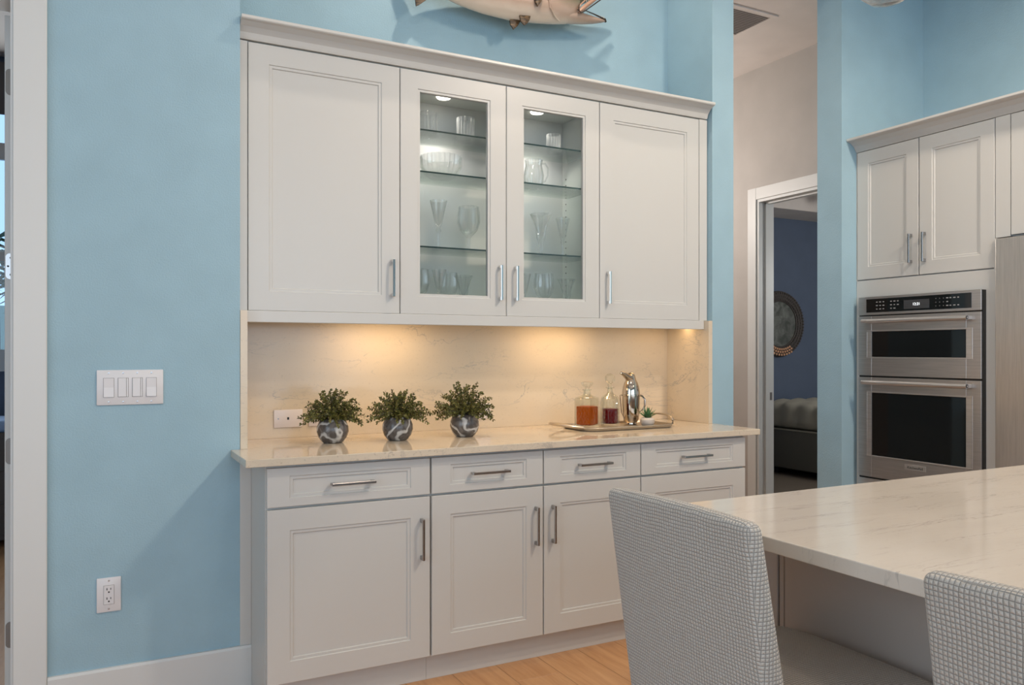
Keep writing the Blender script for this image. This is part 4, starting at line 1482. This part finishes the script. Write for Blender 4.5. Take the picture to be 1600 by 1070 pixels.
obj('pelvic_fin', fin([(1.835, 2.905), (1.895, 2.912), (1.890, 2.892), (1.876, 2.870), (1.862, 2.862), (1.842, 2.876)], 3.405), M['fin'], fish, world=False)
obj('pectoral_fin', fin([(1.955, 3.06), (1.945, 3.00), (1.935, 2.975), (1.918, 2.952), (1.905, 2.968), (1.897, 3.00), (1.895, 3.04), (1.91, 3.075)], 3.372, 0.005), M['fin'], fish, world=False)
obj('dorsal_fin', fin([(1.85, 3.10), (1.80, 3.11), (1.74, 3.18), (1.70, 3.19), (1.69, 3.09)], 3.440), M['fin'], fish, world=False)
obj('wall_bracket', B(1.75, 1.85, 3.485, NB - 0.001, 2.96, 3.04), M['hinge'], fish)

# ---------------------------------------------------------------- oven wall
OX = 3.95
oc = thing('oven_cabinet', 'tall white cabinet housing the double oven, against the blue pier', 'cabinet', (4.24, 2.79, 0))
bm = bmesh.new()
yL, yR = 3.198, 2.3785
box(bm, OX + 0.001, OX + 0.019, 3.140, yL, 0, 1.694)            # left stile
box(bm, OX, OX + 0.019, 3.196, yL, 1.694, 2.438)
box(bm, OX + 0.001, OX + 0.019, yR + 0.012, 2.452, 0, 1.694)
box(bm, OX + 0.001, OX + 0.019, 2.452, 3.140, 1.598, 1.694)
box(bm, OX + 0.001, OX + 0.019, 2.452, 3.140, 0, 0.50)
box(bm, OX + 0.6 - 0.02, 4.548, yR, yL, 0, 2.438)
box(bm, OX + 0.019, OX + 0.58, yL - 0.018, yL, 0, 2.438)
box(bm, OX + 0.019, OX + 0.58, yR + 0.013, yR + 0.03, 0, 2.438)
box(bm, OX + 0.021, OX + 0.58, yR + 0.03, yL - 0.018, 1.60, 2.438)
obj('body', bm, M['cab'], oc)
obj('end_panel', B(OX - 0.012, OX + 0.58, 2.3785, 2.3905, 0, 1.842), M['cab'], oc)
for a, b, hz in ((2.806, 3.1935, 'l'), (2.3945, 2.800, 'r')):
    d = obj('door', shaker(bmesh.new(), 'X', a, b, 1.700, 2.4365, OX, fw=0.072, fh=0.072), M['cab'], oc)
    obj('handle', pull('X', (a + 0.040) if hz == 'l' else (b - 0.034), 1.845, OX, 0.158, True), M['nickel'], d)
fc = thing('fridge_cabinet', 'white cabinet over the refrigerator at the right edge', 'cabinet', (4.24, 1.9, 1.845))
obj('body', B(OX + 0.021, 4.548, 1.42, 2.3775, 1.846, 2.438), M['cab'], fc)
obj('filler', B(OX + 0.001, OX + 0.020, 2.318, 2.3900, 1.846, 2.438), M['cab'], fc)
d = obj('door', shaker(bmesh.new(), 'X', 1.87, 2.3145, 1.852, 2.4365, OX, fw=0.072, fh=0.072), M['cab'], fc)
d = obj('door', shaker(bmesh.new(), 'X', 1.43, 1.866, 1.852, 2.4365, OX, fw=0.072, fh=0.072), M['cab'], fc)
cx = [(OX + 0.018, 2.4395), (OX - 0.003, 2.4395), (OX - 0.010, 2.450), (OX - 0.024, 2.470), (OX - 0.050, 2.488), (OX - 0.080, 2.494), (OX - 0.085, 2.498), (OX - 0.085, 2.509), (OX + 0.018, 2.509)]
bm = bmesh.new()
v0 = [bm.verts.new((p[0], 1.42, p[1])) for p in cx]
v1 = [bm.verts.new((p[0], W - 0.002, p[1])) for p in cx]
bm.faces.new(v0); bm.faces.new(v1[::-1])
for i in range(len(cx)):
    j = (i + 1) % len(cx)
    bm.faces.new((v0[i], v1[i], v1[j], v0[j]))
tag(obj('crown_moulding', bm, M['cab'], loc=(OX, 2.3, 2.4395)), 'white crown moulding over the oven and refrigerator cabinets', 'moulding')

# double wall oven
FX = 3.92
ov = thing('wall_oven', 'stainless double wall oven with black glass doors and bar handles', 'oven', (4.2, 2.8, 0.55))
obj('chassis', B(FX + 0.006, OX + 0.5, 2.456, 3.136, 0.510, 1.590), M['black'], ov)
obj('side_trim', B(FX + 0.004, OX - 0.0005, 2.436, 3.158, 0.505, 1.5945), M['black'], ov)
yl, yr = 3.158, 2.440
cp = obj('control_panel', B(FX - 0.004, FX + 0.005, yr, yl, 1.493, 1.5945, 0.0015, 1), M['steel'], ov)
obj('panel_glass', B(FX - 0.0055, FX - 0.003, 2.489, 3.105, 1.507, 1.583, 0.001, 1), M['black_glass'], cp)
disp = obj('display', B(FX - 0.0062, FX - 0.005, 2.717, 2.867, 1.517, 1.565), M['display'], cp)
def text_mesh(s, size, depth):
    c = bpy.data.curves.new('txt', 'FONT')
    c.body = s
    c.size = size
    c.extrude = depth
    c.align_x = 'CENTER'
    c.align_y = 'CENTER'
    o = bpy.data.objects.new('txt', c)
    COL.objects.link(o)
    dg = bpy.context.evaluated_depsgraph_get()
    me = bpy.data.meshes.new_from_object(o.evaluated_get(dg))
    bm = bmesh.new()
    bm.from_mesh(me)
    bpy.data.objects.remove(o)
    bpy.data.curves.remove(c)
    # text x -> world -Y, text y -> Z, normal -> -X
    for v in bm.verts:
        x, y, z = v.co
        v.co = Vector((-z, -x, y))
    return bm
bm = text_mesh('12:21', 0.020, 0.0002)
bmesh.ops.translate(bm, verts=bm.verts[:], vec=(FX - 0.0066, 2.792, 1.541))
obj('clock_digits', bm, M['digits'], disp)
bm = bmesh.new()
for y0, cols_, rows in ((3.035, 3, 3), (2.945, 3, 3), (2.680, 4, 3), (2.600, 3, 3)):
    for i in range(cols_):
        for j in range(rows):
            if (y0 == 2.600 and j == 1) or (y0 == 2.945 and j == 2 and i == 2):
                continue
            y = y0 - i * 0.021
            z = 1.564 - j * 0.0195
            wd_ = 0.0016 if (y0 == 2.680 and i < 3) else (0.0045 + 0.0015 * ((i + j) % 2))
            hh = 0.0016 if wd_ < 0.003 else 0.0026
            box(bm, FX - 0.0060, FX - 0.0054, y - wd_, y + wd_, z - hh, z + hh)
lg = obj('key_legends', bm, M['legend'], cp)
lg['kind'] = 'stuff'
def oven_door(z0, z1, gz0, gz1, hz, name):
    d = obj('oven_door', shaker_flat(z0, z1, gz0, gz1), M['steel'], ov)
    obj('window_glass', B(FX - 0.0015, FX + 0.002, 2.518, 3.070, gz0, gz1, 0.001, 1), M['black_glass'], d)
    bm = bmesh.new()
    e = 0.010
    for (a, b, c, f_) in ((2.488, 2.517, gz0 - 0.0, gz1 + 0.0), (3.071, 3.097, gz0, gz1)):
        box(bm, FX - 0.0055, FX - 0.0042, a, b, c, f_)
    for (a, b, c, f_) in ((2.485, 3.100, gz0 - 0.006, gz0 - 0.001), (2.485, 3.100, gz1 + 0.001, gz1 + 0.008), (2.483, 2.487, gz0 - 0.006, gz1 + 0.008), (3.098, 3.102, gz0 - 0.006, gz1 + 0.008)):
        box(bm, FX - 0.0065, FX - 0.0042, a, b, c, f_, 0.0006, 1)
    obj('window_trim', bm, M['steel_mid'], d)
    bm = tube(bmesh.new(), [(FX - 0.048, 2.485, hz), (FX - 0.048, 3.100, hz)], 0.0125, 20)
    h = obj('handle', bm, M['steel_bright'], d, smooth=True)
    for y in (2.498, 3.088):
        obj('handle_mount', B(FX - 0.045, FX - 0.003, y - 0.012, y + 0.012, hz - 0.010, hz + 0.010, 0.002, 1), M['steel_bright'], h)
    for s_, y in ((-1, 2.4845),):
        bm = tube(bmesh.new(), [(FX - 0.048, y - 0.0015, hz), (FX - 0.048, y, hz)], 0.0090, 18)
        obj('handle_cap', bm, M['black'], h, smooth=True)
        bm = tube(bmesh.new(), [(FX - 0.048, y - 0.0022, hz), (FX - 0.048, y - 0.0014, hz)], 0.0050, 14)
        obj('handle_cap', bm, M['steel_bright'], h, smooth=True)
    return d
def shaker_flat(z0, z1, gz0, gz1):
    bm = bmesh.new()
    xa, xb = FX - 0.004, FX + 0.0045
    box(bm, xa, xb, yr, 2.517, z0, z1, 0.001, 1)
    box(bm, xa, xb, 3.071, yl, z0, z1, 0.001, 1)
    box(bm, xa, xb, 2.517, 3.071, z0, gz0, 0.001, 1)
    box(bm, xa, xb, 2.517, 3.071, gz1, z1, 0.001, 1)
    return bm
oven_door(1.151, 1.486, 1.256, 1.399, 1.457, 'upper')
ld = oven_door(0.578, 1.141, 0.702, 1.055, 1.114, 'lower')
obj('bottom_trim', B(FX - 0.002, FX + 0.003, yr, yl, 0.508, 0.568), M['steel_bright'], ov)
bd = obj('badge', B(FX - 0.0062, FX - 0.004, 2.737, 2.862, 0.648, 0.678, 0.0006, 1), M['steel_bright'], ld)
bm = text_mesh('KitchenAid', 0.0205, 0.0002)
bmesh.ops.translate(bm, verts=bm.verts[:], vec=(FX - 0.0066, 2.7995, 0.662))
obj('badge_lettering', bm, M['black'], bd)

# refrigerator
rf = thing('refrigerator', 'stainless steel refrigerator at the right edge beside the oven cabinet', 'refrigerator', (4.24, 1.91, 0))
obj('body', B(OX - 0.01, 4.548, 1.45, 2.371, 0.02, 1.835, 0.003, 1), M['hinge'], rf)
obj('door', B(OX - 0.030, OX - 0.011, 1.914, 2.374, 0.06, 1.838, 0.004, 2), M['fridge'], rf)
obj('door', B(OX - 0.030, OX - 0.011, 1.448, 1.908, 0.06, 1.838, 0.004, 2), M['fridge'], rf)
for y in (1.97, 1.85):
    obj('handle', tube(bmesh.new(), [(OX - 0.032, y, 0.75), (OX - 0.085, y, 0.76), (OX - 0.085, y, 1.55), (OX - 0.032, y, 1.56)], 0.011, 12), M['steel_bright'], rf, smooth=True)

# ---------------------------------------------------------------- island
IX0, IX1, IY0, IY1 = 1.215, 2.95, -0.95, 1.56
isl = thing('kitchen_island', 'grey panelled kitchen island under a pale quartz top', 'island', (2.2, 0.3, 0))
BX = 1.505
bm = bmesh.new()
box(bm, BX + 0.012, IX1 - 0.06, IY0 + 0.03, 1.535, 0.0, 0.8835)
obj('base', bm, M['gray_cab'], isl)
obj('corner_post', B(BX, BX + 0.014, 1.4495, 1.5352, 0.0, 0.8835, 0.0015, 1), M['gray_cab'], isl)
obj('corner_post', B(BX + 0.0035, BX + 0.014, 1.4315, 1.4475, 0.0, 0.8835, 0.0015, 1), M['gray_cab'], isl)
for i in range(3):
    y1 = 1.429 - i * 0.80
    obj('side_panel', B(BX + 0.002, BX + 0.014, y1 - 0.797, y1, 0.0, 0.8835, 0.0015, 1), M['gray_cab'], isl)
bm = B(IX0, IX1, IY0, IY1, 0.8838, 0.914, 0.0025, 2)
tag(obj('island_counter', bm, M['island_top'], loc=(2.08, 0.3, 0.884)), 'glossy pale veined quartz slab on top of the kitchen island', 'counter')

# pendant over the island: only its rounded underside dips into view
pd = thing('pendant_lamp', 'clear glass pendant lamp over the island, only its bottom rim visible', 'lamp', (1.92, 1.455, 2.235))
gp = [(0.0005, 0.0), (0.020, 0.0), (0.045, 0.006), (0.085, 0.040), (0.105, 0.09), (0.095, 0.15), (0.045, 0.21), (0.025, 0.23), (0.022, 0.228), (0.042, 0.206), (0.092, 0.148), (0.101, 0.09), (0.082, 0.043), (0.043, 0.009), (0.0005, 0.004)]
obj('globe', lathe(bmesh.new(), gp, 0, 0, 0, 40), M['pendant_glass'], pd, world=False, smooth=True, ang=60)
obj('cap', lathe(bmesh.new(), [(0.0005, 0.226), (0.030, 0.226), (0.030, 0.26), (0.010, 0.28), (0.004, 0.29), (0.004, 1.74), (0.05, 1.745), (0.05, 1.7645), (0.0005, 1.7645)], 0, 0, 0, 24), M['nickel'], pd, world=False, smooth=True)
obj('bulb', lathe(bmesh.new(), [(0.0005, 0.10), (0.020, 0.108), (0.026, 0.13), (0.018, 0.16), (0.012, 0.18), (0.012, 0.225)], 0, 0, 0, 20), M['plastic'], pd, world=False, smooth=True)

# ---------------------------------------------------------------- trim rings of the ceiling can and the added fill cans
bm = bmesh.new()
for x, y in CANS_AND_FILL:
    b2 = lathe(bmesh.new(), [(0.075, 0), (0.085, -0.004), (0.085, -0.0003)], x, y, HK, 28)
    bmesh.ops.delete(b2, geom=[f for f in b2.faces if len(f.verts) > 4], context='FACES_ONLY')
    me_ = bpy.data.meshes.new('t'); b2.to_mesh(me_); b2.free(); bm.from_mesh(me_); bpy.data.meshes.remove(me_)
struct('trim_4', bm, M['trim'], smooth=True)

# ---------------------------------------------------------------- island chairs
def chair(loc, ang, label):
    """local +x towards the island, origin on the floor under the top rear edge of the back"""
    t = thing('counter_chair', label, 'chair', loc, 'checked upholstered counter chairs at the island')
    t.rotation_euler.z = ang
    hw = 0.205
    # back: rear face leans from x=0 at z=.95 to x=.062 at z=.52
    def bend(c):
        x, y, z = c
        zz = z + 0.767                       # 0.52 .. 1.00
        k = (0.995 - zz) * 0.1425
        puffy = -0.010 * (1 - (y / hw) ** 2) * max(0.0, min(1, (1.0 - zz) / 0.12))
        thick = 1 + 0.6 * max(0, (0.99 - zz)) / 0.4
        xx = (x + 0.019) * thick
        top = 0.006 * (1 - (y / hw) ** 2) if zz > 0.97 else 0
        return Vector((xx + k + (puffy if x < 0 else 0), y, zz + top))
    bm = rbox(bmesh.new(), 0.019, hw, 0.240, 0.0175, (2, 14, 16), 5, bend)
    o = obj('backrest', bm, M['fabric'], t, world=False, smooth=True, ang=0)
    box_uv(o.data)
    def bseat(c):
        x, y, z = c
        zz = z + 0.580
        u, v_ = x / 0.245, y / 0.235
        if z > 0:
            zz += 0.012 * (1 - u * u) * (1 - v_ * v_)
        # round the front corners in plan
        xx = x
        if x > 0:
            xx = x - 0.035 * abs(v_) ** 6
        y *= 1 - 0.15 * max(0.0, 0.6 - u) / 1.6
        return Vector((xx + 0.298, y, zz))
    bm = rbox(bmesh.new(), 0.245, 0.235, 0.060, 0.035, (14, 14, 3), 5, bseat)
    o = obj('seat', bm, M['fabric'], t, world=False, smooth=True, ang=0)
    box_uv(o.data)
    bm = B(0.095, 0.525, -0.21, 0.21, 0.475, 0.52, 0.005, 1)
    obj('seat_rail', bm, M['wood_leg'], t, world=False)
    for sx in (0, 1):
        for sy in (-1, 1):
            x_ = 0.115 if sx == 0 else 0.50
            y_ = sy * 0.19
            bm = bmesh.new()
            dx = -0.05 if sx == 0 else 0.0
            a = [bm.verts.new((x_ + i * 0.020, y_ + j * 0.020, 0.49)) for i, j in ((-1, -1), (1, -1), (1, 1), (-1, 1))]
            b = [bm.verts.new((x_ + dx + i * 0.014, y_ + j * 0.014, 0.0005)) for i, j in ((-1, -1), (1, -1), (1, 1), (-1, 1))]
            bm.faces.new(a); bm.faces.new(b[::-1])
            for i in range(4):
                bm.faces.new((a[i], b[i], b[(i + 1) % 4], a[(i + 1) % 4]))
            obj('leg', bm, M['wood_leg'], t, world=False)
    obj('stretcher', B(0.492, 0.508, -0.18, 0.18, 0.20, 0.22), M['wood_leg'], t, world=False)
    return t
chair((0.950, 1.182, 0), 0, 'left checked upholstered counter chair, nearest the sideboard')
chair((0.948, 0.470, 0), 0, 'right checked upholstered counter chair, cut by the frame corner')
